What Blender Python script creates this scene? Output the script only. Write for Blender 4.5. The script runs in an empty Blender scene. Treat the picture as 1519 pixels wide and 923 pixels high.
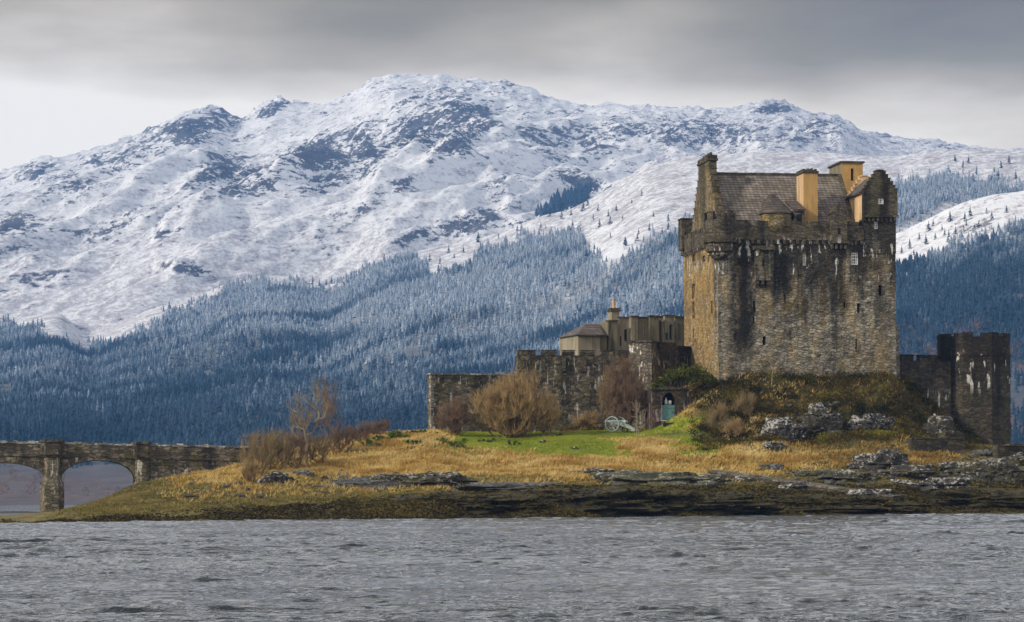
import bpy, bmesh, math, random
import numpy as np
from mathutils import Vector, Matrix, noise as mnoise

random.seed(7)
RNG = np.random.default_rng(11)
sc = bpy.context.scene
COL = sc.collection
R = math.radians

# ------------------------------------------------------------------ camera
FOC = 3840.0            # focal length in pixels of a 1519 px wide picture
EYE = 1.55              # eye height above the water
HOR = 738.0             # row of the horizon at the picture's middle
ROLL = 0.0066
CA, SA = math.cos(ROLL), math.sin(ROLL)
cam_d = bpy.data.cameras.new("camera")
cam = bpy.data.objects.new("camera", cam_d)
COL.objects.link(cam)
cam_d.sensor_width = 36.0
cam_d.lens = FOC / 1519.0 * 36.0
cam_d.shift_y = (HOR - 461.5) / 1519.0
cam_d.clip_start = 0.5
cam_d.clip_end = 20000.0
cam.matrix_world = Matrix(((CA, SA, 0, 0), (0, 0, -1, 0), (-SA, CA, 0, EYE), (0, 0, 0, 1)))
sc.camera = cam

# ------------------------------------------------------------------ sky, sun, exposure
SUN_EL, SUN_AZ = R(27), R(-118)      # azimuth measured from +Y (view direction) towards +X
w = bpy.data.worlds.new("World")
sc.world = w
w.use_nodes = True
wn = w.node_tree
for n in list(wn.nodes):
    wn.nodes.remove(n)


def node(nt, kind, ins=None, **attrs):
    n = nt.nodes.new(kind)
    for k, v in attrs.items():
        setattr(n, k, v)
    for k, v in (ins or {}).items():
        s = n.inputs[k]
        if isinstance(v, bpy.types.NodeSocket):
            nt.links.new(v, s)
        else:
            if isinstance(v, (tuple, list)) and len(v) == 3 and s.type == 'RGBA':
                v = (*v, 1.0)
            s.default_value = v
    return n


def ramp(nt, fac, stops, interp='LINEAR'):
    n = nt.nodes.new('ShaderNodeValToRGB')
    n.color_ramp.interpolation = interp
    el = n.color_ramp.elements
    while len(el) < len(stops):
        el.new(0.5)
    for e, (p, c) in zip(el, stops):
        e.position = p
        if not isinstance(c, (tuple, list)):
            c = (c, c, c)
        e.color = (*c, 1.0)
    nt.links.new(fac, n.inputs[0])
    return n.outputs[0]


def math_n(nt, op, a, b=0.0, c=0.0, clamp=False):
    return node(nt, 'ShaderNodeMath', {0: a, 1: b, 2: c}, operation=op, use_clamp=clamp).outputs[0]


def mixc(nt, fac, a, b, blend='MIX'):
    n = nt.nodes.new('ShaderNodeMix')
    n.data_type = 'RGBA'
    n.blend_type = blend
    for i, v in ((0, fac), (6, a), (7, b)):
        if isinstance(v, bpy.types.NodeSocket):
            nt.links.new(v, n.inputs[i])
        else:
            if isinstance(v, (tuple, list)) and len(v) == 3:
                v = (*v, 1.0)
            n.inputs[i].default_value = v
    return n.outputs[2]


tc = node(wn, 'ShaderNodeTexCoord')
sx = node(wn, 'ShaderNodeSeparateXYZ', {0: tc.outputs['Generated']})
mp = node(wn, 'ShaderNodeMapping', {0: tc.outputs['Generated'], 'Scale': (1.0, 1.0, 4.0)})
nz = node(wn, 'ShaderNodeTexNoise', {'Vector': mp.outputs[0], 'Scale': 5.0, 'Detail': 6.0, 'Roughness': 0.52})
nz2 = node(wn, 'ShaderNodeTexNoise', {'Vector': mp.outputs[0], 'Scale': 2.0, 'Detail': 2.0})
e = math_n(wn, 'MULTIPLY_ADD', math_n(wn, 'SUBTRACT', nz.outputs[0], 0.5), 0.085, sx.outputs[2])
e = math_n(wn, 'MULTIPLY_ADD', math_n(wn, 'SUBTRACT', nz2.outputs[0], 0.5), 0.03, e)
e = math_n(wn, 'MULTIPLY_ADD', math_n(wn, 'MAXIMUM', math_n(wn, 'SUBTRACT', sx.outputs[0], 0.05), 0.0), 0.19, e)
e = math_n(wn, 'MULTIPLY_ADD', math_n(wn, 'MINIMUM', sx.outputs[0], 0.0), 0.05, e)
cl = ramp(wn, e, [(0.0, (.60, .57, .52)), (0.118, (.78, .72, .62)), (0.150, (.79, .72, .60)), (0.164, (.60, .52, .40)),
                  (0.177, (.385, .31, .19)), (0.193, (.225, .17, .065)), (0.222, (.10, .062, .004)), (0.250, (.26, .24, .21)), (0.30, (.84, .81, .77)),
                  (0.55, (.74, .72, .70)), (0.75, (.28, .28, .28)), (1.0, (.22, .22, .22))])
sky = node(wn, 'ShaderNodeTexSky', sky_type='NISHITA', sun_disc=False, sun_elevation=SUN_EL, sun_rotation=SUN_AZ)
skyb = mixc(wn, 1.0, sky.outputs[0], (0.05, 0.05, 0.05), 'MULTIPLY')
SKYS = 2.0
bgc = mixc(wn, 0.95, skyb, cl)
bg = node(wn, 'ShaderNodeBackground', {0: bgc, 1: SKYS})
wo = node(wn, 'ShaderNodeOutputWorld', {0: bg.outputs[0]})

sun_d = bpy.data.lights.new("sun", 'SUN')
sun_d.energy = 3.7
sun_d.angle = R(2.0)
sun_d.color = (1.0, 0.90, 0.76)
sun = bpy.data.objects.new("sun", sun_d)
COL.objects.link(sun)
sdir = Vector((math.sin(SUN_AZ) * math.cos(SUN_EL), math.cos(SUN_AZ) * math.cos(SUN_EL), math.sin(SUN_EL)))
sun.rotation_euler = sdir.to_track_quat('Z', 'Y').to_euler()
sun.location = (-60, -20, 60)
vs = sc.view_settings
vs.view_transform = 'Standard'
vs.look = 'None'
vs.exposure = 0.0
vs.gamma = 1.0
vs.use_curve_mapping = False
cy = sc.cycles
cy.max_bounces = 6
cy.diffuse_bounces = 2
cy.glossy_bounces = 2
cy.transmission_bounces = 2
cy.volume_bounces = 0
cy.use_denoising = True
cy.sample_clamp_indirect = 4.0


# ------------------------------------------------------------------ geometry helpers
def at(px, py, d):
    """World point at depth d seen at pixel (px, py) of the 1519 x 923 photograph."""
    cx = (px - 759.5) / FOC
    cy_ = (HOR - py) / FOC
    return ((cx * CA + cy_ * SA) * d, d, EYE + (-cx * SA + cy_ * CA) * d)


def hor(px):
    return HOR - (px - 759.5) * ROLL


def pix(X, Y, Z):
    a, b = X / Y, (Z - EYE) / Y
    return 759.5 + FOC * (a * CA - b * SA), HOR - FOC * (a * SA + b * CA)


_P = np.random.default_rng(3).permutation(512).astype(np.int64)
_P = np.concatenate([_P, _P, _P])
_G = np.stack([np.cos(np.arange(512) * 2.399963), np.sin(np.arange(512) * 2.399963)], -1)


def perlin(x, y, seed=0):
    x = np.asarray(x, float) + seed * 17.31
    y = np.asarray(y, float) - seed * 9.77
    xi, yi = np.floor(x).astype(np.int64), np.floor(y).astype(np.int64)
    xf, yf = x - xi, y - yi

    def g(ix, iy, dx, dy):
        h = _P[(_P[ix & 511] + iy) & 511]
        v = _G[h]
        return v[..., 0] * dx + v[..., 1] * dy
    u = xf * xf * xf * (xf * (xf * 6 - 15) + 10)
    v = yf * yf * yf * (yf * (yf * 6 - 15) + 10)
    a = g(xi, yi, xf, yf) * (1 - u) + g(xi + 1, yi, xf - 1, yf) * u
    b = g(xi, yi + 1, xf, yf - 1) * (1 - u) + g(xi + 1, yi + 1, xf - 1, yf - 1) * u
    return (a * (1 - v) + b * v) * 1.5


def fbm(x, y, octv=5, gain=0.5, seed=0):
    s, a, t = 0.0, 1.0, 0.0
    for i in range(octv):
        s = s + a * perlin(x * 2 ** i, y * 2 ** i, seed + i * 3)
        t += a
        a *= gain
    return s / t


def ridged(x, y, octv=5, gain=0.5, seed=0):
    s, a, t = 0.0, 1.0, 0.0
    for i in range(octv):
        s = s + a * (1 - 2 * np.abs(perlin(x * 2 ** i, y * 2 ** i, seed + i * 3)))
        t += a
        a *= gain
    return s / t


def sstep(a, b, x):
    t = np.clip((x - a) / (b - a), 0, 1)
    return t * t * (3 - 2 * t)


def smooth_interp(x, xs, ys):
    """Monotone-ish cubic interpolation through control points."""
    xs, ys = np.asarray(xs, float), np.asarray(ys, float)
    m = np.gradient(ys, xs)
    x = np.clip(x, xs[0], xs[-1])
    i = np.clip(np.searchsorted(xs, x) - 1, 0, len(xs) - 2)
    h = xs[i + 1] - xs[i]
    t = (x - xs[i]) / h
    return ((2 * t**3 - 3 * t**2 + 1) * ys[i] + (t**3 - 2 * t**2 + t) * h * m[i]
            + (-2 * t**3 + 3 * t**2) * ys[i + 1] + (t**3 - t**2) * h * m[i + 1])


def build_np(name, V, F, mat, parent=None, attrs=None, smooth=False, colattrs=None):
    """Link one mesh object from numpy vertex and face arrays (faces all of one size)."""
    V = np.ascontiguousarray(V, dtype=np.float32)
    F = np.ascontiguousarray(F, dtype=np.int32)
    k = F.shape[1]
    me = bpy.data.meshes.new(name)
    me.vertices.add(len(V))
    me.vertices.foreach_set('co', V.ravel())
    me.loops.add(F.size)
    me.loops.foreach_set('vertex_index', F.ravel())
    me.polygons.add(len(F))
    me.polygons.foreach_set('loop_start', np.arange(0, F.size, k, dtype=np.int32))
    me.polygons.foreach_set('loop_total', np.full(len(F), k, dtype=np.int32))
    if smooth:
        me.polygons.foreach_set('use_smooth', np.ones(len(F), dtype=bool))
    for an, av in (attrs or {}).items():
        a = me.attributes.new(an, 'FLOAT', 'POINT')
        a.data.foreach_set('value', np.ascontiguousarray(av, dtype=np.float32))
    for an, av in (colattrs or {}).items():
        a = me.attributes.new(an, 'FLOAT_COLOR', 'POINT')
        a.data.foreach_set('color', np.ascontiguousarray(av, dtype=np.float32).ravel())
    me.update()
    me.validate()
    me.materials.append(mat)
    o = bpy.data.objects.new(name, me)
    COL.objects.link(o)
    if parent is not None:
        o.parent = parent
    return o


def grid_faces(nr, nc):
    i = np.arange(nr * nc).reshape(nr, nc)
    return np.stack([i[:-1, :-1], i[:-1, 1:], i[1:, 1:], i[1:, :-1]], -1).reshape(-1, 4)


def tag(o, label=None, cat=None, group=None, kind=None):
    if label:
        o['label'] = label
    if cat:
        o['category'] = cat
    if group:
        o['group'] = group
    if kind:
        o['kind'] = kind
    return o


def empty(name, loc, rz=0.0):
    o = bpy.data.objects.new(name, None)
    COL.objects.link(o)
    o.location = loc
    o.rotation_euler = (0, 0, rz)
    o.empty_display_size = 0.2
    return o


class MB:
    """Collects simple solids; build() links them as one mesh object."""

    def __init__(self):
        self.v, self.f, self.m = [], [], []

    def add(self, vs_, fs, mi=0):
        b = len(self.v)
        self.v += [tuple(p) for p in vs_]
        self.f += [tuple(b + i for i in q) for q in fs]
        self.m += [mi] * len(fs)

    def box(self, x0, x1, y0, y1, z0, z1, mi=0, jit=0.0):
        vs_ = [(x0, y0, z0), (x1, y0, z0), (x1, y1, z0), (x0, y1, z0), (x0, y0, z1), (x1, y0, z1), (x1, y1, z1), (x0, y1, z1)]
        if jit:
            vs_ = [tuple(c + random.uniform(-jit, jit) for c in p) for p in vs_]
        self.add(vs_, [(0, 3, 2, 1), (4, 5, 6, 7), (0, 1, 5, 4), (1, 2, 6, 5), (2, 3, 7, 6), (3, 0, 4, 7)], mi)

    def quad(self, a, b, c, d, mi=0):
        self.add([a, b, c, d], [(0, 1, 2, 3)], mi)

    def lathe(self, cx, cy_, prof, n=16, mi=0, a0=0.0, cap=True):
        """prof: list of (r, z) from bottom to top."""
        vs_, fs = [], []
        for r, z in prof:
            for k in range(n):
                a = a0 + 2 * math.pi * k / n
                vs_.append((cx + r * math.cos(a), cy_ + r * math.sin(a), z))
        for j in range(len(prof) - 1):
            for k in range(n):
                k2 = (k + 1) % n
                fs.append((j * n + k, j * n + k2, (j + 1) * n + k2, (j + 1) * n + k))
        if cap:
            fs.append(tuple(range(n - 1, -1, -1)))
            fs.append(tuple((len(prof) - 1) * n + k for k in range(n)))
        self.add(vs_, fs, mi)

    def prism(self, poly, z0, z1, mi=0):
        """Vertical prism over a counter-clockwise plan polygon."""
        n = len(poly)
        vs_ = [(x, y, z0) for x, y in poly] + [(x, y, z1) for x, y in poly]
        fs = [tuple(range(n - 1, -1, -1)), tuple(range(n, 2 * n))]
        fs += [(k, (k + 1) % n, n + (k + 1) % n, n + k) for k in range(n)]
        self.add(vs_, fs, mi)

    def extrude_y(self, poly, y0, y1, mi=0):
        """Prism along y over a polygon in (x, z), counter-clockwise seen from -y."""
        n = len(poly)
        vs_ = [(x, y0, z) for x, z in poly] + [(x, y1, z) for x, z in poly]
        fs = [tuple(range(n)), tuple(range(2 * n - 1, n - 1, -1))]
        fs += [((k + 1) % n, k, n + k, n + (k + 1) % n) for k in range(n)]
        self.add(vs_, fs, mi)

    def extrude_x(self, poly, x0, x1, mi=0):
        """Prism along x over a polygon in (y, z)."""
        n = len(poly)
        vs_ = [(x0, y, z) for y, z in poly] + [(x1, y, z) for y, z in poly]
        fs = [tuple(range(n - 1, -1, -1)), tuple(range(n, 2 * n))]
        fs += [(k, (k + 1) % n, n + (k + 1) % n, n + k) for k in range(n)]
        self.add(vs_, fs, mi)

    def tube(self, p0, p1, r0, r1=None, n=8, mi=0):
        r1 = r0 if r1 is None else r1
        p0, p1 = Vector(p0), Vector(p1)
        d = (p1 - p0).normalized()
        a = d.orthogonal().normalized()
        b = d.cross(a)
        vs_ = []
        for p, r in ((p0, r0), (p1, r1)):
            for k in range(n):
                t = 2 * math.pi * k / n
                vs_.append(p + (a * math.cos(t) + b * math.sin(t)) * r)
        fs = [(k, (k + 1) % n, n + (k + 1) % n, n + k) for k in range(n)]
        fs += [tuple(range(n - 1, -1, -1)), tuple(range(n, 2 * n))]
        self.add(vs_, fs, mi)

    def holed_wall(self, P, U, N, u0, u1, z0, z1, holes, depth, mi=0, hole_mi=1, step=0.0, rough=0.0, seed=0):
        """Vertical wall face at P + u*U + z, with rectangular recesses going in along N."""
        P, U, N = Vector(P), Vector(U), Vector(N)
        us = {u0, u1}
        zs = {z0, z1}
        for a, b, c, d in holes:
            us |= {a, b}
            zs |= {c, d}
        if step:
            us |= set(np.arange(u0 + step, u1 - step * .5, step))
            zs |= set(np.arange(z0 + step, z1 - step * .5, step))

        def thin(s):
            s = sorted(s)
            hard = {u0, u1, z0, z1} | {x for h in holes for x in h}
            out = [s[0]]
            for x in s[1:]:
                if x - out[-1] < .12:
                    if x in hard and out[-1] not in hard:
                        out[-1] = x
                        continue
                    if x not in hard:
                        continue
                out.append(x)
            return out
        us, zs = thin(us), thin(zs)
        base = len(self.v)
        for j, z in enumerate(zs):
            for i, u in enumerate(us):
                off = 0.0
                if rough and 0 < i < len(us) - 1 and 0 < j < len(zs) - 1:
                    off = rough * mnoise.fractal(Vector((u * .55 + seed, z * .55, seed * 3.1)), 0.7, 2.1, 4)
                q = P + U * u + N * (-off)
                self.v.append((q.x, q.y, q.z + z))
        n = len(us)
        for j in range(len(zs) - 1):
            for i in range(n - 1):
                um, zm = (us[i] + us[i + 1]) / 2, (zs[j] + zs[j + 1]) / 2
                if any(a < um < b and c < zm < d for a, b, c, d in holes):
                    continue
                self.f.append((base + j * n + i, base + j * n + i + 1, base + (j + 1) * n + i + 1, base + (j + 1) * n + i))
                self.m.append(mi)
        for a, b, c, d in holes:
            def q(u, z, k):
                r = P + U * u + N * k
                return (r.x, r.y, r.z + z)
            self.quad(q(a, c, -.03), q(a, d, -.03), q(a, d, depth), q(a, c, depth), mi)
            self.quad(q(b, d, -.03), q(b, c, -.03), q(b, c, depth), q(b, d, depth), mi)
            self.quad(q(a, c, -.03), q(a, c, depth), q(b, c, depth), q(b, c, -.03), mi)
            self.quad(q(a, d, depth), q(a, d, -.03), q(b, d, -.03), q(b, d, depth), mi)
            self.quad(q(a, c, depth), q(a, d, depth), q(b, d, depth), q(b, c, depth), hole_mi)

    def build(self, name, mats, parent=None, smooth=False, bevel=0.0):
        me = bpy.data.meshes.new(name)
        me.from_pydata(self.v, [], self.f)
        if not isinstance(mats, (list, tuple)):
            mats = [mats]
        for m in mats:
            me.materials.append(m)
        if len(mats) > 1:
            me.polygons.foreach_set('material_index', [min(i, len(mats) - 1) for i in self.m])
        if smooth:
            me.polygons.foreach_set('use_smooth', [True] * len(me.polygons))
        me.update()
        o = bpy.data.objects.new(name, me)
        COL.objects.link(o)
        if parent is not None:
            o.parent = parent
        if bevel:
            md = o.modifiers.new('bevel', 'BEVEL')
            md.width = bevel
            md.segments = 1
            md.limit_method = 'ANGLE'
        return o


# ------------------------------------------------------------------ materials
def new_mat(name):
    m = bpy.data.materials.new(name)
    m.use_nodes = True
    nt = m.node_tree
    for n in list(nt.nodes):
        nt.nodes.remove(n)
    out = nt.nodes.new('ShaderNodeOutputMaterial')
    b = nt.nodes.new('ShaderNodeBsdfPrincipled')
    nt.links.new(b.outputs[0], out.inputs[0])
    b.inputs['Roughness'].default_value = 0.9
    b.inputs['Specular IOR Level'].default_value = 0.2
    return m, nt, b


def plain(name, c, rough=0.8, var=0.25, scale=3.0, bump=0.0, metal=0.0):
    m, nt, b = new_mat(name)
    t = node(nt, 'ShaderNodeTexCoord')
    n1 = node(nt, 'ShaderNodeTexNoise', {'Vector': t.outputs['Object'], 'Scale': scale, 'Detail': 5.0})
    col = mixc(nt, n1.outputs[0], tuple(x * (1 - var) for x in c), tuple(min(1, x * (1 + var)) for x in c))
    nt.links.new(col, b.inputs['Base Color'])
    b.inputs['Roughness'].default_value = rough
    b.inputs['Metallic'].default_value = metal
    if bump:
        bp = node(nt, 'ShaderNodeBump', {'Height': n1.outputs[0], 'Strength': bump, 'Distance': 0.05})
        nt.links.new(bp.outputs[0], b.inputs['Normal'])
    return m


def noise_tex(nt, vec, scale, detail=4.0, mapscale=None, rough=0.5, loc=(0, 0, 0), rot=(0, 0, 0)):
    if mapscale is not None:
        vec = node(nt, 'ShaderNodeMapping', {0: vec, 'Scale': mapscale, 'Location': loc, 'Rotation': rot}).outputs[0]
    return node(nt, 'ShaderNodeTexNoise', {'Vector': vec, 'Scale': scale, 'Detail': detail, 'Roughness': rough}).outputs[0]


def sthr(nt, fac, lo, hi):
    return node(nt, 'ShaderNodeMapRange', {0: fac, 1: lo, 2: hi, 3: 0.0, 4: 1.0}, interpolation_type='SMOOTHSTEP').outputs[0]


def stone(name, cols, dark=0.5, dark_z=(2.0, 14.0), white=0.0, white_z=(9.0, 13.0), moss=0.0, lichen=0.0, seed=0.0,
          course=(2.0, 2.0, 4.6), contrast=1.0, mosscol=(.06, .065, .012), bands=()):
    """Rubble masonry: cells of varied tone, sunk mortar, run-down stains, lime streaks, moss."""
    m, nt, b = new_mat(name)
    t = node(nt, 'ShaderNodeTexCoord')
    P = t.outputs['Object']
    wob = noise_tex(nt, P, 3.0, 2.0)
    wv = node(nt, 'ShaderNodeVectorMath', {0: P, 1: node(nt, 'ShaderNodeVectorMath', {0: wob, 3: 0.12}, operation='SCALE').outputs[0]}, operation='ADD').outputs[0]
    mpn = node(nt, 'ShaderNodeMapping', {0: wv, 'Scale': course, 'Location': (seed, seed * .7, seed * 1.3)}).outputs[0]
    vo = node(nt, 'ShaderNodeTexVoronoi', {'Vector': mpn, 'Scale': 1.0})
    ve = node(nt, 'ShaderNodeTexVoronoi', {'Vector': mpn, 'Scale': 1.0}, feature='DISTANCE_TO_EDGE')
    cell = node(nt, 'ShaderNodeSeparateColor', {0: vo.outputs['Color']}).outputs[0]
    k = len(cols)
    c = ramp(nt, cell, [(i / (k - 1), cc) for i, cc in enumerate(cols)])
    fine = noise_tex(nt, P, 9.0, 5.0, (1, 1, 1.6), .6)
    c = mixc(nt, 0.55 * contrast, c, ramp(nt, fine, [(.3, .35), (.7, 1.5)]), 'MULTIPLY')
    big = noise_tex(nt, P, 0.32, 4.0, (1, 1, .7), loc=(seed, seed, 0))
    c = mixc(nt, 0.8, c, ramp(nt, big, [(.30, .55), (.70, 1.25)]), 'MULTIPLY')
    mort = sthr(nt, ve.outputs['Distance'], 0.0, 0.11)
    c = mixc(nt, mixc(nt, mort, (.6, .6, .6), (0, 0, 0)), c, (.035, .032, .026))
    z = node(nt, 'ShaderNodeSeparateXYZ', {0: P}).outputs[2]
    if moss:
        ms = noise_tex(nt, P, 0.9, 5.0, (1, 1, .8), .65, loc=(seed * 2, 3, 1))
        c = mixc(nt, math_n(nt, 'MULTIPLY', sthr(nt, ms, .50, .66), moss), c, mosscol)
    if lichen:
        li = noise_tex(nt, P, 0.8, 5.0, (1, 1, .35), .6, loc=(4, seed, 9))
        c = mixc(nt, math_n(nt, 'MULTIPLY', sthr(nt, li, .46, .62), lichen), c, (.42, .26, .05))
    if dark:
        st = noise_tex(nt, P, 0.75, 5.0, (1, 1, .05), .62, loc=(seed * 3.3, seed, 0))
        st2 = noise_tex(nt, P, 0.9, 4.0, (1, 1, .45), .6, loc=(seed * 1.3, 7, 0))
        hz = node(nt, 'ShaderNodeMapRange', {0: z, 1: dark_z[0], 2: dark_z[1], 3: 0.0, 4: 0.30}).outputs[0]
        s = math_n(nt, 'ADD', math_n(nt, 'MULTIPLY_ADD', st2, 0.35, math_n(nt, 'MULTIPLY', st, .65)), hz)
        s = math_n(nt, 'MULTIPLY', sthr(nt, s, .58, .76), dark)
        xs = node(nt, 'ShaderNodeSeparateXYZ', {0: P}).outputs[0]
        bn = noise_tex(nt, P, 1.1, 5.0, (1, 1, .12), .65, loc=(seed, 9, 4))
        bn2 = noise_tex(nt, P, 2.2, 5.0, (1, 1, .6), .65, loc=(seed, 1, 4))
        for (bu_, bw_, bz_, bs_) in bands:
            dx_ = math_n(nt, 'ABSOLUTE', math_n(nt, 'SUBTRACT', math_n(nt, 'MULTIPLY_ADD', math_n(nt, 'SUBTRACT', bn, .5), 2.2, xs), bu_))
            fx = sthr(nt, math_n(nt, 'MULTIPLY_ADD', math_n(nt, 'SUBTRACT', bn2, .5), 1.2 * bw_, dx_), bw_, bw_ * .25)
            fz = sthr(nt, math_n(nt, 'MULTIPLY_ADD', math_n(nt, 'SUBTRACT', bn, .5), 6.0, z), bz_ - 1.5, bz_ + 1.8)
            s = math_n(nt, 'MAXIMUM', s, math_n(nt, 'MULTIPLY', math_n(nt, 'MULTIPLY', fx, fz), bs_))
        c = mixc(nt, s, c, (.012, .011, .010))
    if white:
        wn1 = noise_tex(nt, P, 2.6, 3.0, (1, 1, .16), .6, loc=(seed * 5, 2, 0))
        wn2 = noise_tex(nt, P, .75, 3.0, (1, 1, 1), .55, loc=(seed, 5, 3))
        za = sthr(nt, z, white_z[0] - 1.0, white_z[0] + .8)
        zb = sthr(nt, z, white_z[1] + .6, white_z[1] - .4)
        f = math_n(nt, 'MULTIPLY', math_n(nt, 'MULTIPLY', sthr(nt, wn1, .56, .60), sthr(nt, wn2, .50, .56)), math_n(nt, 'MULTIPLY', za, zb))
        c = mixc(nt, math_n(nt, 'MULTIPLY', f, white), c, (.62, .60, .56))
    nt.links.new(c, b.inputs['Base Color'])
    h = math_n(nt, 'MULTIPLY_ADD', fine, 0.4, math_n(nt, 'MULTIPLY', mort, 0.6))
    h = math_n(nt, 'MULTIPLY_ADD', cell, 0.35, h)
    bp = node(nt, 'ShaderNodeBump', {'Height': h, 'Strength': 0.9, 'Distance': 0.10})
    nt.links.new(bp.outputs[0], b.inputs['Normal'])
    b.inputs['Roughness'].default_value = .95
    return m


def slate(name, cols, moss=.3):
    m, nt, b = new_mat(name)
    t = node(nt, 'ShaderNodeTexCoord')
    P = t.outputs['Object']
    s = node(nt, 'ShaderNodeSeparateXYZ', {0: P})
    v = node(nt, 'ShaderNodeCombineXYZ', {0: math_n(nt, 'ADD', s.outputs[0], s.outputs[1]), 1: s.outputs[2]}).outputs[0]
    br = node(nt, 'ShaderNodeTexBrick', {'Vector': v, 'Color1': cols[0], 'Color2': cols[1], 'Mortar': (.02, .018, .016), 'Scale': 1.0,
                                        'Mortar Size': .028, 'Mortar Smooth': .4, 'Brick Width': .42, 'Row Height': .25}, offset=.5)
    n1 = noise_tex(nt, P, 1.2, 5.0)
    c = mixc(nt, .75, br.outputs[0], ramp(nt, n1, [(.3, .5), (.7, 1.4)]), 'MULTIPLY')
    n3 = noise_tex(nt, P, 3.5, 3.0)
    c = mixc(nt, sthr(nt, n3, .72, .76), c, (.6, .58, .52))
    n2 = noise_tex(nt, P, .8, 5.0, (1, 1, 1), .6, loc=(3, 1, 7))
    c = mixc(nt, math_n(nt, 'MULTIPLY', sthr(nt, n2, .55, .68), moss), c, (.09, .08, .015))
    nt.links.new(c, b.inputs['Base Color'])
    bp = node(nt, 'ShaderNodeBump', {'Height': br.outputs['Fac'], 'Strength': .6, 'Distance': -.05})
    nt.links.new(bp.outputs[0], b.inputs['Normal'])
    b.inputs['Roughness'].default_value = .75
    b.inputs['Specular IOR Level'].default_value = .3
    return m


def tinted(name, stops, attr='tint', rough=.9, trans=0.0):
    """Foliage whose tone comes from a per-clump random attribute."""
    m, nt, b = new_mat(name)
    a = node(nt, 'ShaderNodeAttribute', attribute_name=attr).outputs['Fac']
    c = ramp(nt, a, stops)
    nt.links.new(c, b.inputs['Base Color'])
    b.inputs['Roughness'].default_value = rough
    b.inputs['Specular IOR Level'].default_value = .1
    return m

# ================================================================== WATER
def make_water():
    ds = [-120.0, -40.0, 5.0, 18.0]
    d = 26.0
    while d < 215:
        ds.append(d)
        d += 0.02 + d * 0.0012
    while d < 5400:
        ds.append(d)
        d *= 1.06
    ds.append(5450.0)
    ds = np.array(ds)
    u = np.concatenate([[-60, -20, -6, -2.5, -1.6], np.linspace(-1.12, 1.12, 640), [1.6, 2.5, 6, 20, 60]])
    wd = np.clip(np.abs(ds) * 0.2 + 3, 6, None)
    X = np.clip(u[None, :] * wd[:, None], -2400, 2400)
    # keep columns apart where the clip met them
    X = X + u[None, :] * 0.5
    Y = np.repeat(ds[:, None], len(u), 1)
    env = sstep(20, 30, Y) * (1 - sstep(175, 245, Y)) * (np.abs(u)[None, :] < 1.2)
    wx = X + .9 * fbm(X * .08, Y * .08, 2, seed=5) * 4
    gust = 0.35 + 0.75 * sstep(-.3, .35, fbm(X * .016, Y * .03, 3, seed=12))
    h = .02 * fbm(wx * .25, Y * .3, 3, .5, 3)
    # short wind waves running at the viewer: gentle backs, steep broken fronts
    for (lam, sd, near) in ((4.4, 5, 0), (2.9, 7, 0), (1.9, 17, 0), (1.25, 21, 0), (.8, 27, 220), (.5, 37, 120)):
        ph = Y / lam + .8 * perlin(wx / (lam * 3.0), Y / (lam * 1.8), sd) + .35 * perlin(wx / (lam * 1.1), Y / (lam * 1.5), sd + 1)
        p = ph - np.floor(ph)
        amp = .033 * lam ** .6
        fr = amp / (.50 * lam)
        prof = np.where(p < fr, p / fr, (1 - p) / (1 - fr))
        act = perlin(wx / (lam * 2.0), Y / (lam * .9), sd + 2) + .5 * perlin(wx / (lam * .7), Y / (lam * .9), sd + 4) + .35 * (gust - .75)
        q = amp * prof * (.10 + .90 * sstep(-.40, .18, act)) * (.6 + .5 * gust)
        if near:
            q = q * (1 - sstep(near * .65, near, Y))
        if lam > 1.5:
            q = q * (.35 + .65 * sstep(35, 100, Y))
        h = h + q
    V = np.stack([X, Y, h * env - 0.02], -1).reshape(-1, 3)
    m, nt, b = new_mat('loch_water')
    t = node(nt, 'ShaderNodeTexCoord')
    P = t.outputs['Object']
    n1 = noise_tex(nt, P, 4.6, 4.0, (.55, 1.2, 1), .62)
    n2 = noise_tex(nt, P, 1.3, 3.0, (.5, 1.3, 1), .5)
    n3 = noise_tex(nt, P, .055, 3.0, (.5, 1.6, 1), .5, loc=(5, 2, 0))
    hh = math_n(nt, 'MULTIPLY_ADD', n2, 1.6, n1)
    hh = math_n(nt, 'MULTIPLY', hh, math_n(nt, 'ADD', sthr(nt, n3, .35, .65), .45))
    bp = node(nt, 'ShaderNodeBump', {'Height': hh, 'Strength': 1.0, 'Distance': 0.08})
    nt.links.new(bp.outputs[0], b.inputs['Normal'])
    b.inputs['Base Color'].default_value = (.014, .019, .022, 1)
    b.inputs['Roughness'].default_value = .06
    b.inputs['IOR'].default_value = 1.33
    b.inputs['Specular IOR Level'].default_value = .8
    o = build_np('water', V, grid_faces(len(ds), len(u)), m, smooth=True)
    tag(o, kind='structure')


make_water()

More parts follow.
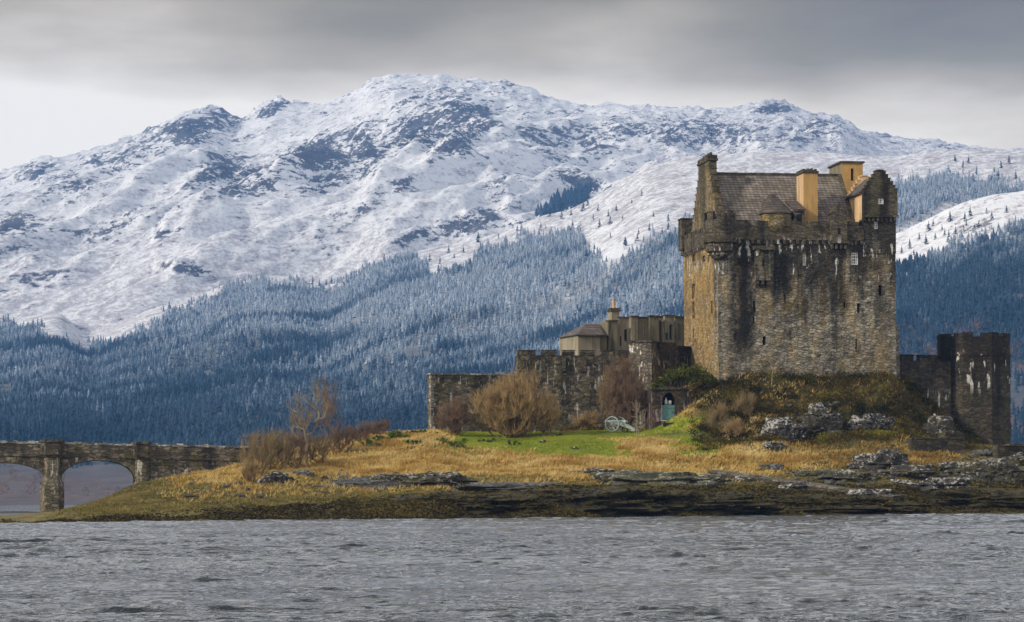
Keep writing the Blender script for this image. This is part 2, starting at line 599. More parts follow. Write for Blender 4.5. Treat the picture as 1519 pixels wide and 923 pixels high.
# ================================================================== ISLAND GROUND
IPX = [-250, 0, 60, 100, 150, 200, 250, 300, 350, 400, 450, 500, 560, 640, 700, 760, 830, 900, 960, 1020, 1060, 1100, 1150, 1200, 1260, 1330, 1400, 1460, 1519, 1800]
ITAB = [
    (0,  [781, 779, 778.5, 778, 777, 776, 775.5, 775, 774, 773, 772.5, 772, 771.5, 771, 770, 769.5, 769, 768, 767.5, 767, 766.5, 766, 765.5, 765, 764.5, 764, 763, 762.5, 762, 759]),
    (5,  [777, 775, 774, 772, 769, 766, 764, 762, 760, 758, 757, 756, 755, 753, 750, 748, 746, 745, 744, 743, 743, 742, 741, 740, 740, 740, 740, 740, 740, 741]),
    (10, [773, 771, 769, 766, 761, 757, 754, 751, 748, 746, 744, 742, 741, 739, 736, 734, 731, 728, 727, 726, 725, 724, 723, 722, 720, 718, 717, 717, 717, 720]),
    (16, [770, 767, 764, 760, 754, 748, 744, 740, 736, 733, 731, 729, 728, 726, 723, 720, 716, 714, 712, 711, 710, 709, 706, 702, 697, 694, 692, 692, 692, 700]),
    (22, [771, 766, 762, 757, 748, 738, 732, 727, 722, 718, 715, 713, 711, 710, 709, 707, 704, 702, 700, 697, 694, 690, 685, 681, 678, 676, 675, 675, 676, 688]),
    (28, [776, 768, 762, 756, 745, 730, 722, 715, 710, 705, 701, 699, 697, 696, 695, 694, 691, 688, 684, 680, 674, 667, 664, 662, 661, 660, 664, 668, 673, 684]),
    (33, [785, 776, 765, 756, 744, 725, 717, 711, 704, 697, 691, 687, 684, 681, 681, 680, 677, 672, 667, 662, 657, 652, 650, 648, 646, 648, 656, 664, 672, 683]),
    (37, [790, 782, 768, 757, 744, 722, 714, 708, 700, 692, 684, 678, 673, 668, 668, 667, 662, 656, 652, 648, 640, 628, 616, 608, 606, 612, 640, 660, 671, 683]),
    (40, [795, 787, 772, 759, 745, 722, 713, 706, 697, 688, 679, 672, 665, 659, 659, 658, 654, 648, 645, 638, 606, 588, 576, 570, 568, 580, 625, 657, 670, 683]),
    (43, [798, 790, 775, 762, 746, 722, 712, 704, 694, 685, 675, 667, 659, 651, 652, 652, 648, 643, 640, 605, 575, 563, 558, 555, 554, 558, 612, 656, 670, 683]),
    (48, [800, 792, 780, 766, 750, 722, 711, 702, 690, 679, 668, 660, 651, 644, 645, 646, 642, 638, 636, 578, 562, 557, 555, 554, 553, 556, 604, 655, 670, 683]),
    (55, [800, 793, 782, 770, 752, 722, 711, 701, 688, 675, 664, 655, 646, 641, 641, 642, 640, 636, 632, 576, 561, 556, 555, 554, 553, 556, 604, 656, 672, 684]),
    (70, [800, 793, 784, 774, 756, 724, 712, 701, 688, 674, 664, 655, 646, 641, 641, 642, 640, 636, 630, 576, 561, 557, 556, 555, 554, 558, 606, 660, 676, 688]),
]


def shore_d(px):
    return EYE * FOC / (smooth_interp(px, IPX, ITAB[0][1]) - hor(px))


class Field:
    """Height field over (column, depth row)."""

    def __init__(self, PX, D, Z):
        self.PX, self.D, self.Z = PX, D, Z      # PX: (nc,), D: (nr, nc), Z: (nr, nc)
        cx = (PX - 759.5) / FOC
        self.X = cx[None, :] * D
        self.PYg = HOR - FOC * (self.Z - EYE) / D - (PX - 759.5)[None, :] * ROLL

    def first(self, px, py):
        """Nearest ground point of a column seen at row py."""
        i = int(np.clip(round((px - self.PX[0]) / (self.PX[1] - self.PX[0])), 0, len(self.PX) - 1))
        col = self.PYg[:, i]
        k = np.argmax(col <= py)
        if col[k] > py:
            k = int(np.argmin(col))
        return Vector(((px - 759.5) / FOC * self.D[k, i], self.D[k, i], self.Z[k, i]))


def make_island():
    PX = np.arange(-250, 1801, 2.6)
    T = np.concatenate([np.arange(-14, 0, 1.0), np.arange(0, 60, .22), np.arange(60, 120, 3.0)])
    tt = [r[0] for r in ITAB]
    rows = np.array([smooth_interp(PX, IPX, r[1]) for r in ITAB])          # (13, nc)
    PXm = PX[None, :]
    ds = shore_d(PX)[None, :]
    D = ds + T[:, None] + 0 * PXm
    PYt = np.empty((len(T), len(PX)))
    for j, t in enumerate(T):
        tc_ = min(max(t, 0), 70)
        k = min(max(np.searchsorted(tt, tc_) - 1, 0), len(tt) - 2)
        f = (tc_ - tt[k]) / (tt[k + 1] - tt[k])
        PYt[j] = rows[k] * (1 - f) + rows[k + 1] * f
    Z = EYE + (hor(PX)[None, :] - PYt) * D / FOC
    neg = T[:, None] < 0
    Z = np.where(neg, 0.045 * T[:, None], Z)
    Tm = T[:, None] + 0 * PXm
    back = sstep(68, 112, Tm)
    Z = np.where(Tm > 55, Z * (1 - back) + (-1.6) * back, Z)
    X = (PXm - 759.5) / FOC * D
    # relief
    n = fbm(X * .22, D * .22, 5, .55, 2)
    rg = ridged(X * .10 + D * .05, D * .33, 4, .55, 9)
    amp = 0.10 + 0 * D
    weed = (1 - sstep(7, 15, Tm))
    amp = amp + .22 * weed * sstep(0, 3, Tm)
    PYd = PYt
    knoll = sstep(1010, 1060, PXm) * sstep(680, 650, PYd) * sstep(548, 566, PYd) * (1 - sstep(1440, 1500, PXm) * .7)
    amp = amp + .45 * knoll
    lawn = sstep(630, 680, PXm) * (1 - sstep(1050, 1095, PXm)) * sstep(690, 672, PYd + 10 * sstep(820, 720, PXm) + 6 * fbm(X * .1, D * .1, 3, seed=19)) * sstep(610, 626, PYd)
    amp = amp * (1 - .75 * lawn)
    slip = np.exp(-((PYd - (701 + (PXm - 1050) * .131)) / 8) ** 2) * sstep(1030, 1050, PXm) * (1 - sstep(1325, 1345, PXm))
    amp = amp * sstep(-1, 2, Tm) * (1 - .9 * slip)
    Z = Z + amp * n * 1.3 + .22 * weed * sstep(1, 5, Tm) * rg * sstep(480, 640, PXm)
    # dark hump of weed-covered rock in front of the lawn
    for (hx, ht, wx, wt, hh) in ((700, 6, 60, 3.0, .35), (820, 8, 70, 3.2, .55), (960, 7, 90, 3.2, .6), (1080, 6, 50, 3.0, .25), (1240, 4, 110, 2.4, .25)):
        Z = Z + hh * np.exp(-((PXm - hx) / wx) ** 2 - ((Tm - ht) / wt) ** 2) * (1 + .5 * fbm(X * .5, D * .5, 4, seed=4))
    tus = sstep(14, 20, Tm) * (1 - lawn) * (1 - .95 * slip) * (1 - sstep(58, 66, Tm))
    Z = Z + tus * (.10 * fbm(X * .8, D * .5, 3, .5, 14) + .22 * fbm(X * .18, D * .18, 3, .5, 16))
    fld = Field(PX, D, Z)
    # kinds of cover
    nb = fbm(X * .16, D * .16, 5, .6, 21)
    nf = fbm(X * .55, D * .4, 4, .6, 31)
    tdry = np.interp(PX, [300, 420, 700, 900, 1100], [26, 25, 23.5, 20, 17])[None, :]
    dry = sstep(-.15, .15, (Tm - tdry) / 10 + .35 * nb) * (1 - .75 * sstep(1090, 1260, PXm))
    dry = np.clip(dry * sstep(240, 420, PXm) + .15 * sstep(180, 420, PXm), 0, 1) * sstep(11, 19, Tm + 3 * nb) * (.40 + .60 * sstep(-.22, .12, fbm(X * .09, D * .14, 5, .6, 23)))
    green = lawn * sstep(-.22, .22, nb * .7 + nf * .8 + .5 - sstep(1000, 1090, PXm) * .3 - sstep(668, 690, PYd) * .8
                         - np.exp(-((PXm - 968 - 60 * nb) / 42) ** 2) * sstep(646, 662, PYd) * 1.1)
    weedc = np.clip(1 - sstep(8, 13, Tm + 5 * nb + 5 * sstep(560, 250, PXm)), 0, 1)
    path = np.exp(-((PYd - 644.5 - 1.5 * nb) / 1.5) ** 2) * sstep(830, 880, PXm) * (1 - sstep(1050, 1075, PXm))
    under = np.clip(knoll * 1.2 + sstep(1090, 1300, PXm) * .35, 0, 1)
    cov = np.stack([green, dry, weedc, under], -1).reshape(-1, 4)
    m, nt, b = new_mat('island_ground')
    t = node(nt, 'ShaderNodeTexCoord')
    P = t.outputs['Object']
    a = node(nt, 'ShaderNodeAttribute', attribute_name='cov')
    s = node(nt, 'ShaderNodeSeparateColor', {0: a.outputs['Color']})
    al = a.outputs['Alpha']
    f1 = noise_tex(nt, P, 1.1, 6.0, (1, .7, 1), .65)
    f2 = noise_tex(nt, P, 4.0, 4.0, (1, .6, 1.2), .6)
    base = ramp(nt, f1, [(.3, (.060, .046, .013)), (.5, (.13, .105, .030)), (.68, (.22, .17, .055))])
    dryc = ramp(nt, f1, [(.3, (.24, .145, .04)), (.5, (.46, .30, .085)), (.7, (.58, .41, .145))])
    lawnc = ramp(nt, f1, [(.3, (.12, .14, .014)), (.5, (.195, .23, .02)), (.7, (.28, .29, .035))])
    weedcol = ramp(nt, f1, [(.3, (.026, .020, .007)), (.5, (.068, .052, .015)), (.7, (.125, .098, .026))])
    undc = ramp(nt, f1, [(.3, (.02, .016, .008)), (.5, (.055, .042, .014)), (.7, (.10, .085, .02))])
    c = mixc(nt, s.outputs[1], base, dryc)
    c = mixc(nt, s.outputs[2], c, weedcol)
    c = mixc(nt, al, c, undc)
    c = mixc(nt, s.outputs[0], c, lawnc)
    pa = node(nt, 'ShaderNodeAttribute', attribute_name='path').outputs['Fac']
    c = mixc(nt, pa, c, (.17, .15, .12))
    c = mixc(nt, .6, c, ramp(nt, f2, [(.3, .45), (.7, 1.4)]), 'MULTIPLY')
    nt.links.new(c, b.inputs['Base Color'])
    bp = node(nt, 'ShaderNodeBump', {'Height': math_n(nt, 'ADD', f1, math_n(nt, 'MULTIPLY', f2, .4)), 'Strength': .8, 'Distance': .25})
    nt.links.new(bp.outputs[0], b.inputs['Normal'])
    V = np.stack([X, D, Z], -1).reshape(-1, 3)
    o = build_np('island_ground', V, grid_faces(len(T), len(PX)), m, smooth=True, colattrs={'cov': cov}, attrs={'path': path.ravel()})
    tag(o, kind='structure')
    fld.T, fld.cov = Tm, np.stack([green, dry, weedc, under], -1)
    fld.PYt = PYt
    return fld


ISL = make_island()


def make_sandbar():
    PX = np.arange(-500, 75, 4.0)
    T = np.linspace(0, 1, 24)
    D = 322 + 26 * T[:, None] + 0 * PX[None, :]
    prof = np.sin(np.pi * np.clip(T, 0, 1)) ** .8
    X = (PX[None, :] - 759.5) / FOC * D
    Z = -0.12 + .30 * prof[:, None] * sstep(75, 40, PX)[None, :] + .04 * fbm(X * .2, D * .2, 4)
    o = build_np('sandbar', np.stack([X, D, Z], -1).reshape(-1, 3), grid_faces(len(T), len(PX)),
                 plain('wet_weed_bar', (.035, .026, .012), var=.5, scale=.6), smooth=True)
    tag(o, kind='structure')


make_sandbar()


# ================================================================== HILLS
def blobs(px, py, lst):
    s = 0.0
    for (cx, cy_, rx, ry, rot, a) in lst:
        c, q = math.cos(R(rot)), math.sin(R(rot))
        dx, dy = px - cx, py - cy_
        uu = (dx * c - dy * q) / rx
        vv = (dx * q + dy * c) / ry
        s = np.maximum(s, a * np.exp(-(uu * uu + vv * vv) ** 1.3))
    return s


def hill_material(name, snowc, rockc, heathc):
    """Rock, heather and snow sorted by where each lies on the slope."""
    m, nt, b = new_mat(name)
    t = node(nt, 'ShaderNodeTexCoord')
    P = t.outputs['Object']
    ra = node(nt, 'ShaderNodeAttribute', attribute_name='rock').outputs['Fac']
    ha = node(nt, 'ShaderNodeAttribute', attribute_name='heath').outputs['Fac']
    wo_ = node(nt, 'ShaderNodeAttribute', attribute_name='wood').outputs['Fac']
    br = node(nt, 'ShaderNodeAttribute', attribute_name='bracken').outputs['Fac']
    # strata running up to the right
    def strata(sx_, sy_, sz_, ang, det, rough):
        v_ = node(nt, 'ShaderNodeMapping', {0: P, 'Scale': (sx_, sy_, sz_), 'Rotation': (0, 0, R(ang))}, vector_type='TEXTURE').outputs[0]
        return node(nt, 'ShaderNodeTexNoise', {'Vector': v_, 'Scale': 1.0, 'Detail': det, 'Roughness': rough}).outputs[0]
    nA = strata(210, 60, 60, 66, 9.0, .64)
    nB = strata(60, 17, 14, 60, 7.0, .68)
    nC = noise_tex(nt, P, .22, 5.0, (1, .5, 1.3), .7)
    f = math_n(nt, 'MULTIPLY_ADD', nA, .45, math_n(nt, 'MULTIPLY', nB, .55))
    nD = strata(24, 8, 7, 62, 5.0, .7)
    rf = math_n(nt, 'MULTIPLY_ADD', math_n(nt, 'SUBTRACT', nA, .5), 1.5, math_n(nt, 'MULTIPLY', ra, 1.75))
    rf = math_n(nt, 'MULTIPLY_ADD', math_n(nt, 'SUBTRACT', nB, .5), 1.7, rf)
    rf = math_n(nt, 'MULTIPLY_ADD', math_n(nt, 'SUBTRACT', nD, .5), 2.0, rf)
    nE = strata(7, 3, 3, 60, 3.0, .7)
    rf = math_n(nt, 'MULTIPLY_ADD', math_n(nt, 'SUBTRACT', nE, .5), 1.3, rf)
    rf = sthr(nt, rf, .41, .55)
    hf = math_n(nt, 'MULTIPLY_ADD', math_n(nt, 'SUBTRACT', nC, .5), 1.4, ha)
    hf = math_n(nt, 'MULTIPLY_ADD', math_n(nt, 'SUBTRACT', nB, .5), 1.2, hf)
    hf = math_n(nt, 'MULTIPLY_ADD', math_n(nt, 'SUBTRACT', nD, .5), 1.0, hf)
    hf = math_n(nt, 'MULTIPLY', sthr(nt, hf, .02, .50), .85)
    rc = ramp(nt, nB, [(.3, tuple(x * .45 for x in rockc)), (.7, tuple(min(1, x * 2.0) for x in rockc))])
    c = mixc(nt, hf, snowc, heathc)
    c = mixc(nt, rf, c, rc)
    wfr = node(nt, 'ShaderNodeAttribute', attribute_name='frost').outputs['Fac']
    c = mixc(nt, wo_, c, mixc(nt, wfr, ramp(nt, nC, [(.3, (.010, .020, .032)), (.7, (.032, .052, .072))]), ramp(nt, nC, [(.3, (.10, .11, .11)), (.7, (.34, .35, .36))])))  # forest floor under the trees also coloured with haze blue
    c = mixc(nt, br, c, ramp(nt, nC, [(.3, (.055, .042, .045)), (.7, (.15, .108, .10))]))
    nt.links.new(c, b.inputs['Base Color'])
    bp = node(nt, 'ShaderNodeBump', {'Height': math_n(nt, 'ADD', f, math_n(nt, 'MULTIPLY', nC, .12)), 'Strength': .5, 'Distance': 7.0})
    nt.links.new(bp.outputs[0], b.inputs['Normal'])
    b.inputs['Roughness'].default_value = .9
    return m


def make_hill(name, mat, PX, ridge, ybase, d0, d1, nrow, power, big, mid, fine, masks, back=700, aniso=(.0022, .0035), crag=0.0):
    D1 = np.concatenate([np.linspace(d0, d1, nrow), d1 + np.linspace(0, 1, 26)[1:] ** 1.3 * back])
    yr = smooth_interp(PX, [p[0] for p in ridge], [p[1] for p in ridge])
    s = np.clip((D1 - d0) / (d1 - d0), 0, 1)[:, None]
    yb = hor(PX)[None, :] - (HOR - ybase)
    PYt = yb + (yr[None, :] - yb) * s ** power
    D = D1[:, None] + 0 * PX[None, :]
    X = (PX[None, :] - 759.5) / FOC * D
    Z = EYE + (hor(PX)[None, :] - PYt) * D / FOC
    over = np.clip((D - d1) / back, 0, 1)
    Z = Z * (1 - over ** 1.3 * .95) - 2 * over
    env = np.clip(np.sin(np.pi * s ** .9), 0, 1)
    small = sstep(0, .06, s)
    # ribs and gullies that climb to the right
    xr, yr_ = X * .93 - D * .37, X * .37 + D * .93
    Z = Z + big * env * ridged(xr * aniso[0], yr_ * aniso[1] * .22, 4, .45, 41)
    Z = Z + mid * (.25 + .75 * env) * small * fbm(xr * .010, yr_ * .0035, 5, .5, 43)
    Z = Z + fine * small * fbm(xr * .03, yr_ * .012, 4, .55, 47)
    if crag:
        rk = np.clip(masks(PX[None, :] + 0 * D, HOR - FOC * (Z - EYE) / D - (PX - 759.5)[None, :] * ROLL, X, D, s + 0 * D)['rock'] / .4, 0, 1)
        Z = Z + crag * (rk + .35 * sstep(.80, .97, s) * (1 - over)) * ridged(xr * .022, yr_ * .010, 5, .6, 53)
    fld = Field(PX, D, Z)
    PYv = fld.PYg
    at_ = masks(PX[None, :] + 0 * D, PYv, X, D, s + 0 * D)
    V = np.stack([X, D, Z], -1).reshape(-1, 3)
    o = build_np(name, V, grid_faces(len(D1), len(PX)), mat, smooth=True, attrs={k: np.broadcast_to(v, D.shape).ravel() for k, v in at_.items()})
    tag(o, kind='structure')
    fld.att = at_
    fld.s = s + 0 * D
    return fld


RIDGE_A = [(-700, 430), (-300, 330), (-100, 288), (0, 262), (30, 250), (60, 241), (130, 228), (200, 205), (245, 190), (290, 172), (325, 169), (350, 179), (375, 173),
           (400, 158), (430, 151), (460, 153), (500, 148), (530, 138), (555, 121), (580, 116), (630, 115), (660, 115), (690, 119), (740, 126),
           (780, 131), (820, 146), (850, 156), (890, 159), (940, 156), (1000, 163), (1040, 161), (1080, 163), (1140, 157), (1180, 161),
           (1220, 176), (1250, 179), (1280, 195), (1330, 205), (1380, 212), (1430, 219), (1519, 226), (1800, 250), (2300, 330)]
RIDGE_B = [(-700, 500), (-200, 470), (0, 478), (50, 468), (90, 466), (125, 492), (170, 482), (230, 458), (300, 440), (340, 420), (380, 410), (440, 413), (485, 424),
           (510, 412), (560, 388), (620, 372), (680, 362), (740, 346), (800, 323), (850, 310), (890, 290), (930, 264), (960, 247),
           (1000, 237), (1060, 230), (1200, 226), (1330, 231), (1420, 223), (1519, 224), (1800, 215), (2300, 260)]
RIDGE_C = [(950, 735), (1020, 640), (1100, 520), (1180, 430), (1250, 385), (1330, 347), (1380, 325), (1420, 306), (1470, 292), (1519, 284), (1700, 250), (2000, 230), (2300, 240)]


def masks_a(px, py, X, D, s):
    r = blobs(px, py, [
        (290, 190, 75, 20, 15, .42), (405, 164, 34, 9, 28, .45), (60, 252, 36, 14, 20, .30), (115, 268, 55, 20, 15, .24), (330, 255, 60, 24, 25, .36),
        (375, 275, 60, 22, 10, .34), (470, 232, 70, 26, 15, .42), (540, 215, 26, 40, 0, .40), (520, 252, 90, 20, 25, .30), (660, 185, 110, 28, 20, .36), (690, 208, 70, 18, 30, .40),
        (640, 150, 90, 24, 0, .24), (860, 268, 50, 14, -15, .40), (700, 330, 64, 16, 20, .46), (790, 330, 50, 14, 10, .3), (610, 352, 50, 8, 20, .34), (245, 347, 36, 7, 12, .38), (280, 400, 46, 11, -8, .48),
        (10, 345, 60, 36, 0, .32), (1150, 162, 34, 8, 0, .38), (1000, 195, 220, 26, 0, .27), (745, 285, 50, 20, 30, .27), (830, 205, 120, 34, 0, .24),
        (1200, 195, 120, 20, 0, .24), (180, 330, 90, 30, 15, .2), (70, 410, 60, 14, 5, .26), (1230, 182, 30, 8, 0, .34), (580, 285, 60, 14, 30, .25), (200, 225, 100, 20, 20, .24)])
    r = r * .9 + .17 * fbm(px * .014, py * .036, 5, .6, 61) + .05 * sstep(.1, .5, s) * (1 - sstep(300, 420, py))
    h = .13 + .16 * sstep(250, 430, py) + .07 * fbm(px * .008, py * .02, 4, .55, 66)
    h = h + .12 * sstep(900, 1100, px)
    return dict(rock=r, heath=h, wood=0 * px, bracken=0 * px, frost=0 * px)


TREETOP_B = [(-700, 520), (-200, 490), (0, 480), (60, 482), (125, 512), (170, 508), (225, 476), (300, 446), (350, 414), (440, 412), (485, 430), (500, 416), (560, 388),
             (605, 368), (622, 378), (645, 402), (685, 398), (718, 366), (760, 352), (830, 338), (868, 336), (886, 384), (905, 390), (930, 372), (962, 352), (1010, 330),
             (1100, 300), (1250, 285), (1330, 272), (1370, 256), (1410, 252), (1445, 262), (1500, 268), (1600, 272), (2300, 300)]


def wood_b(px, py):
    top = np.interp(px, [p[0] for p in TREETOP_B], [p[1] for p in TREETOP_B])
    n = 26 * fbm(px * .03, py * .045, 5, .65, 71)
    w_ = sstep(-8, 20, py - top + n) ** 1.5
    w_ = w_ * (1 - blobs(px, py, [(820, 425, 14, 8, 0, .9), (845, 440, 8, 6, 0, .8), (1350, 338, 60, 9, 24, 1.0), (1400, 312, 50, 8, 24, 1.0)]))
    return w_


def masks_b(px, py, X, D, s):
    w_ = wood_b(px, py)
    r = .05 * fbm(px * .02, py * .04, 4, .55, 81) + blobs(px, py, [(700, 395, 20, 6, 10, .2), (110, 478, 30, 14, -30, .2), (850, 300, 50, 20, 20, .2)])
    h = .28 + .10 * fbm(px * .02, py * .04, 4, .55, 86) - blobs(px, py, [(900, 385, 70, 18, 30, .26), (660, 412, 40, 14, 10, .24), (150, 507, 24, 6, 10, .3)])
    bk = sstep(610, 700, py + 40 * fbm(px * .01, py * .02, 4, .6, 91)) * .3 + sstep(690, 715, py) * .45
    bk = bk + blobs(px, py, [(30, 722, 70, 14, 0, .8), (1360, 510, 120, 24, 0, .8), (720, 610, 120, 22, 0, .6), (190, 735, 120, 8, 0, .8), (500, 650, 60, 30, 0, .4)])
    return dict(rock=r - .05, heath=h, wood=w_ * .9, bracken=np.clip(bk, 0, 1) * (.55 + .45 * sstep(-.2, .2, fbm(px * .03, py * .07, 4, .6, 92))), frost=sstep(640, 450, py))


TREETOP_C = [(950, 735), (1100, 560), (1250, 440), (1330, 398), (1380, 372), (1430, 352), (1480, 346), (1519, 330), (1700, 300), (2300, 300)]


def wood_c(px, py):
    top = np.interp(px, [p[0] for p in TREETOP_C], [p[1] for p in TREETOP_C])
    return sstep(-8, 22, py - top + 30 * fbm(px * .03, py * .05, 5, .65, 73)) ** 1.4


def masks_c(px, py, X, D, s):
    w_ = wood_c(px, py)
    r = .16 * fbm(px * .03, py * .06, 5, .6, 82) + .03
    h = .15 + .12 * fbm(px * .03, py * .05, 4, .55, 87)
    bk = blobs(px, py, [(1330, 520, 90, 26, 0, .9), (1430, 495, 40, 14, 0, .8), (1510, 530, 40, 20, 0, .8), (1515, 630, 60, 34, 0, .9)]) + .5 * sstep(600, 680, py)
    return dict(rock=r, heath=h, wood=w_ * .9, bracken=np.clip(bk, 0, 1), frost=sstep(420, 330, py))


SNOW = (.80, .81, .83)
HA = make_hill('snowy_mountain', hill_material('mountain_cover', SNOW, (.060, .062, .078), (.36, .34, .37)), np.arange(-700, 2301, 2.8), RIDGE_A, 520, 2700, 4700, 470, .92, 115, 22, 5, masks_a, crag=17.0, aniso=(.0026, .0040))
HB = make_hill('wooded_hill', hill_material('hill_cover', SNOW, (.12, .11, .11), (.33, .30, .32)), np.arange(-700, 2301, 3.2), RIDGE_B, 748, 830, 2800, 300, .85, 22, 8, 1.5, masks_b, aniso=(.005, .006))
HC = make_hill('snow_capped_hill', hill_material('near_hill_cover', SNOW, (.12, .11, .11), (.36, .33, .34)), np.arange(950, 2301, 3.2), RIDGE_C, 745, 860, 1900, 200, .9, 10, 5, 1.0, masks_c, aniso=(.008, .01))


# ---- conifers of the woods: one mass of small cone trees per hill
def cone_trees(name, P, Hh, W, tint, mat, label=None, parent=None, sides=5, tiers=3):
    n = len(P)
    rot = RNG.uniform(0, 6.28, n)
    vs_, fs, tn = [], [], []
    base = 0
    for k in range(tiers):
        z0 = Hh * (0.06 + 0.29 * k)
        z1 = Hh * (0.52 + 0.24 * k)
        r = W * (1.0 - 0.29 * k)
        ring = []
        for j in range(sides):
            a = rot + 6.2832 * j / sides + k * .6
            rr = r * RNG.uniform(.7, 1.25, n)
            ring.append(np.stack([P[:, 0] + np.cos(a) * rr, P[:, 1] + np.sin(a) * rr, P[:, 2] + z0 + RNG.uniform(-.06, .06, n) * Hh], -1))
        ap = np.stack([P[:, 0], P[:, 1], P[:, 2] + z1], -1)
        blk = np.stack(ring + [ap], 1)                     # n, sides+1, 3
        vs_.append(blk.reshape(-1, 3))
        tt = np.repeat(tint[:, None], sides + 1, 1)
        tn.append(tt.reshape(-1))
        idx = base + (np.arange(n) * (sides + 1))[:, None]
        for j in range(sides):
            fs.append(np.concatenate([idx + j, idx + (j + 1) % sides, idx + sides], 1))
        base += n * (sides + 1)
    return build_np(name, np.concatenate(vs_), np.concatenate(fs), mat, parent, attrs={'tint': np.concatenate(tn)})


def conifer_material(name):
    m, nt, b = new_mat(name)
    a = node(nt, 'ShaderNodeAttribute', attribute_name='tint').outputs['Fac']
    c = ramp(nt, a, [(0.0, (.013, .036, .062)), (.35, (.036, .068, .108)), (.6, (.13, .178, .235)), (1.0, (.42, .47, .54))])  # needle colours hold the blue of distant haze; pale end is frost
    nt.links.new(c, b.inputs['Base Color'])
    b.inputs['Specular IOR Level'].default_value = .05
    return m


M_CON = conifer_material('frosted_haze_blue_conifer')


def sample_field(fld, n, fn, smin=.01):
    """Random ground points of a field, kept where fn(px, py) > random."""
    nr, nc = fld.D.shape
    out = []
    j = RNG.integers(1, nr - 1, n)
    i = RNG.integers(1, nc - 1, n)
    wgt = fld.D[j, i] / fld.D.max()
    u, v = RNG.uniform(0, 1, n), RNG.uniform(0, 1, n)

    def bil(A):
        return (A[j, i] * (1 - u) + A[j, i + 1] * u) * (1 - v) + (A[j + 1, i] * (1 - u) + A[j + 1, i + 1] * u) * v
    X, Y, Z, PY, S = bil(fld.X), bil(fld.D), bil(fld.Z), bil(fld.PYg), bil(fld.s)
    PXs = fld.PX[i] * (1 - u) + fld.PX[i + 1] * u
    ok = (RNG.uniform(0, 1, n) < wgt * fn(PXs, PY)) & (S > smin) & (Y < fld.D[-26, 0])
    return np.stack([X, Y, Z], -1)[ok], PXs[ok], PY[ok]


def wood(name, fld, n, fn, frost_lo, frost_hi, label, hs=(3.8, 7.0)):
    P, px, py = sample_field(fld, n, fn)
    k = len(P)
    print(name, k)
    keep_ = RNG.uniform(0, 1, k) < .35 + .65 * sstep(-.32, -.05, fbm(P[:, 0] * .02, P[:, 1] * .007, 4, .6, 58))
    P, px, py = P[keep_], px[keep_], py[keep_]
    k = len(P)
    clump = fbm((P[:, 0] * .90 - P[:, 1] * .43) * .016, (P[:, 0] * .43 + P[:, 1] * .90) * .004, 4, .6, 55)
    frost = sstep(frost_lo, frost_hi, py + 125 * clump + 20 * fbm(px * .006, py * .01, 3, .5, 57))
    t = np.clip(.20 + .58 * frost + RNG.normal(0, .09, k) - .28 * sstep(.05, .35, clump), 0, 1)
    Hh = RNG.uniform(hs[0], hs[1], k) * (1 + .35 * clump) * np.clip(RNG.lognormal(0, .22, k), .55, 1.6)
    P[:, 2] -= .4
    o = cone_trees(name, P, Hh, Hh * RNG.uniform(.19, .30, k), t, M_CON)
    tag(o, label, 'forest', kind='stuff')
    return o


wood('conifer_forest', HB, 470000, lambda px, py: wood_b(px, py) * (1 - sstep(672, 696, py)) * ((px > -560) & (px < 2150)), 650, 450,
     'frosted blue green conifer forest covering the hillside behind the castle')
wood('conifer_forest', HC, 150000, lambda px, py: wood_c(px, py) * (1 - .8 * sstep(500, 560, py)) * ((px > 1150) & (px < 2200)), 420, 330,
     'dark conifer forest on the near hill right of the castle keep', hs=(3.6, 6.6))
wood('conifer_plantation', HA, 260000, lambda px, py: sstep(.30, .45, blobs(px, py, [(850, 300, 34, 16, 28, 1.0), (815, 318, 20, 8, 20, 1.0)]) + .25 * fbm(px * .05, py * .08, 3)) * 1.0, 300, 200,
     'small dark plantation of conifers on the snowy mountain above the wooded hill', hs=(9.0, 13.0))


# ---- bare pinkish birch and alder at the foot of the hills
def puffs(name, P, Rr, tint, mat, nq=60):
    n = len(P)
    k = n * nq
    c = np.repeat(P, nq, 0)
    r = np.repeat(Rr, nq)
    d = RNG.normal(0, 1, (k, 3))
    d /= np.linalg.norm(d, axis=1)[:, None]
    q = c + d * (r * RNG.uniform(.25, 1, k) ** .5)[:, None] * np.array([.8, .8, 1.15]) + np.array([0, 0, 1.0]) * r[:, None] * 1.05
    up = d + np.array([0, 0, .9])
    up /= np.linalg.norm(up, axis=1)[:, None]
    sd = RNG.normal(0, 1, (k, 3))
    sd -= (sd * up).sum(1)[:, None] * up
    sd /= np.linalg.norm(sd, axis=1)[:, None]
    L = (r * .55)[:, None]
    Wd = (r * .055)[:, None]
    V = np.stack([q - sd * Wd, q + sd * Wd, q + up * L], 1).reshape(-1, 3)
    F = np.arange(k * 3).reshape(-1, 3)
    return build_np(name, V, F, mat, attrs={'tint': np.repeat(np.repeat(tint, nq), 3)})


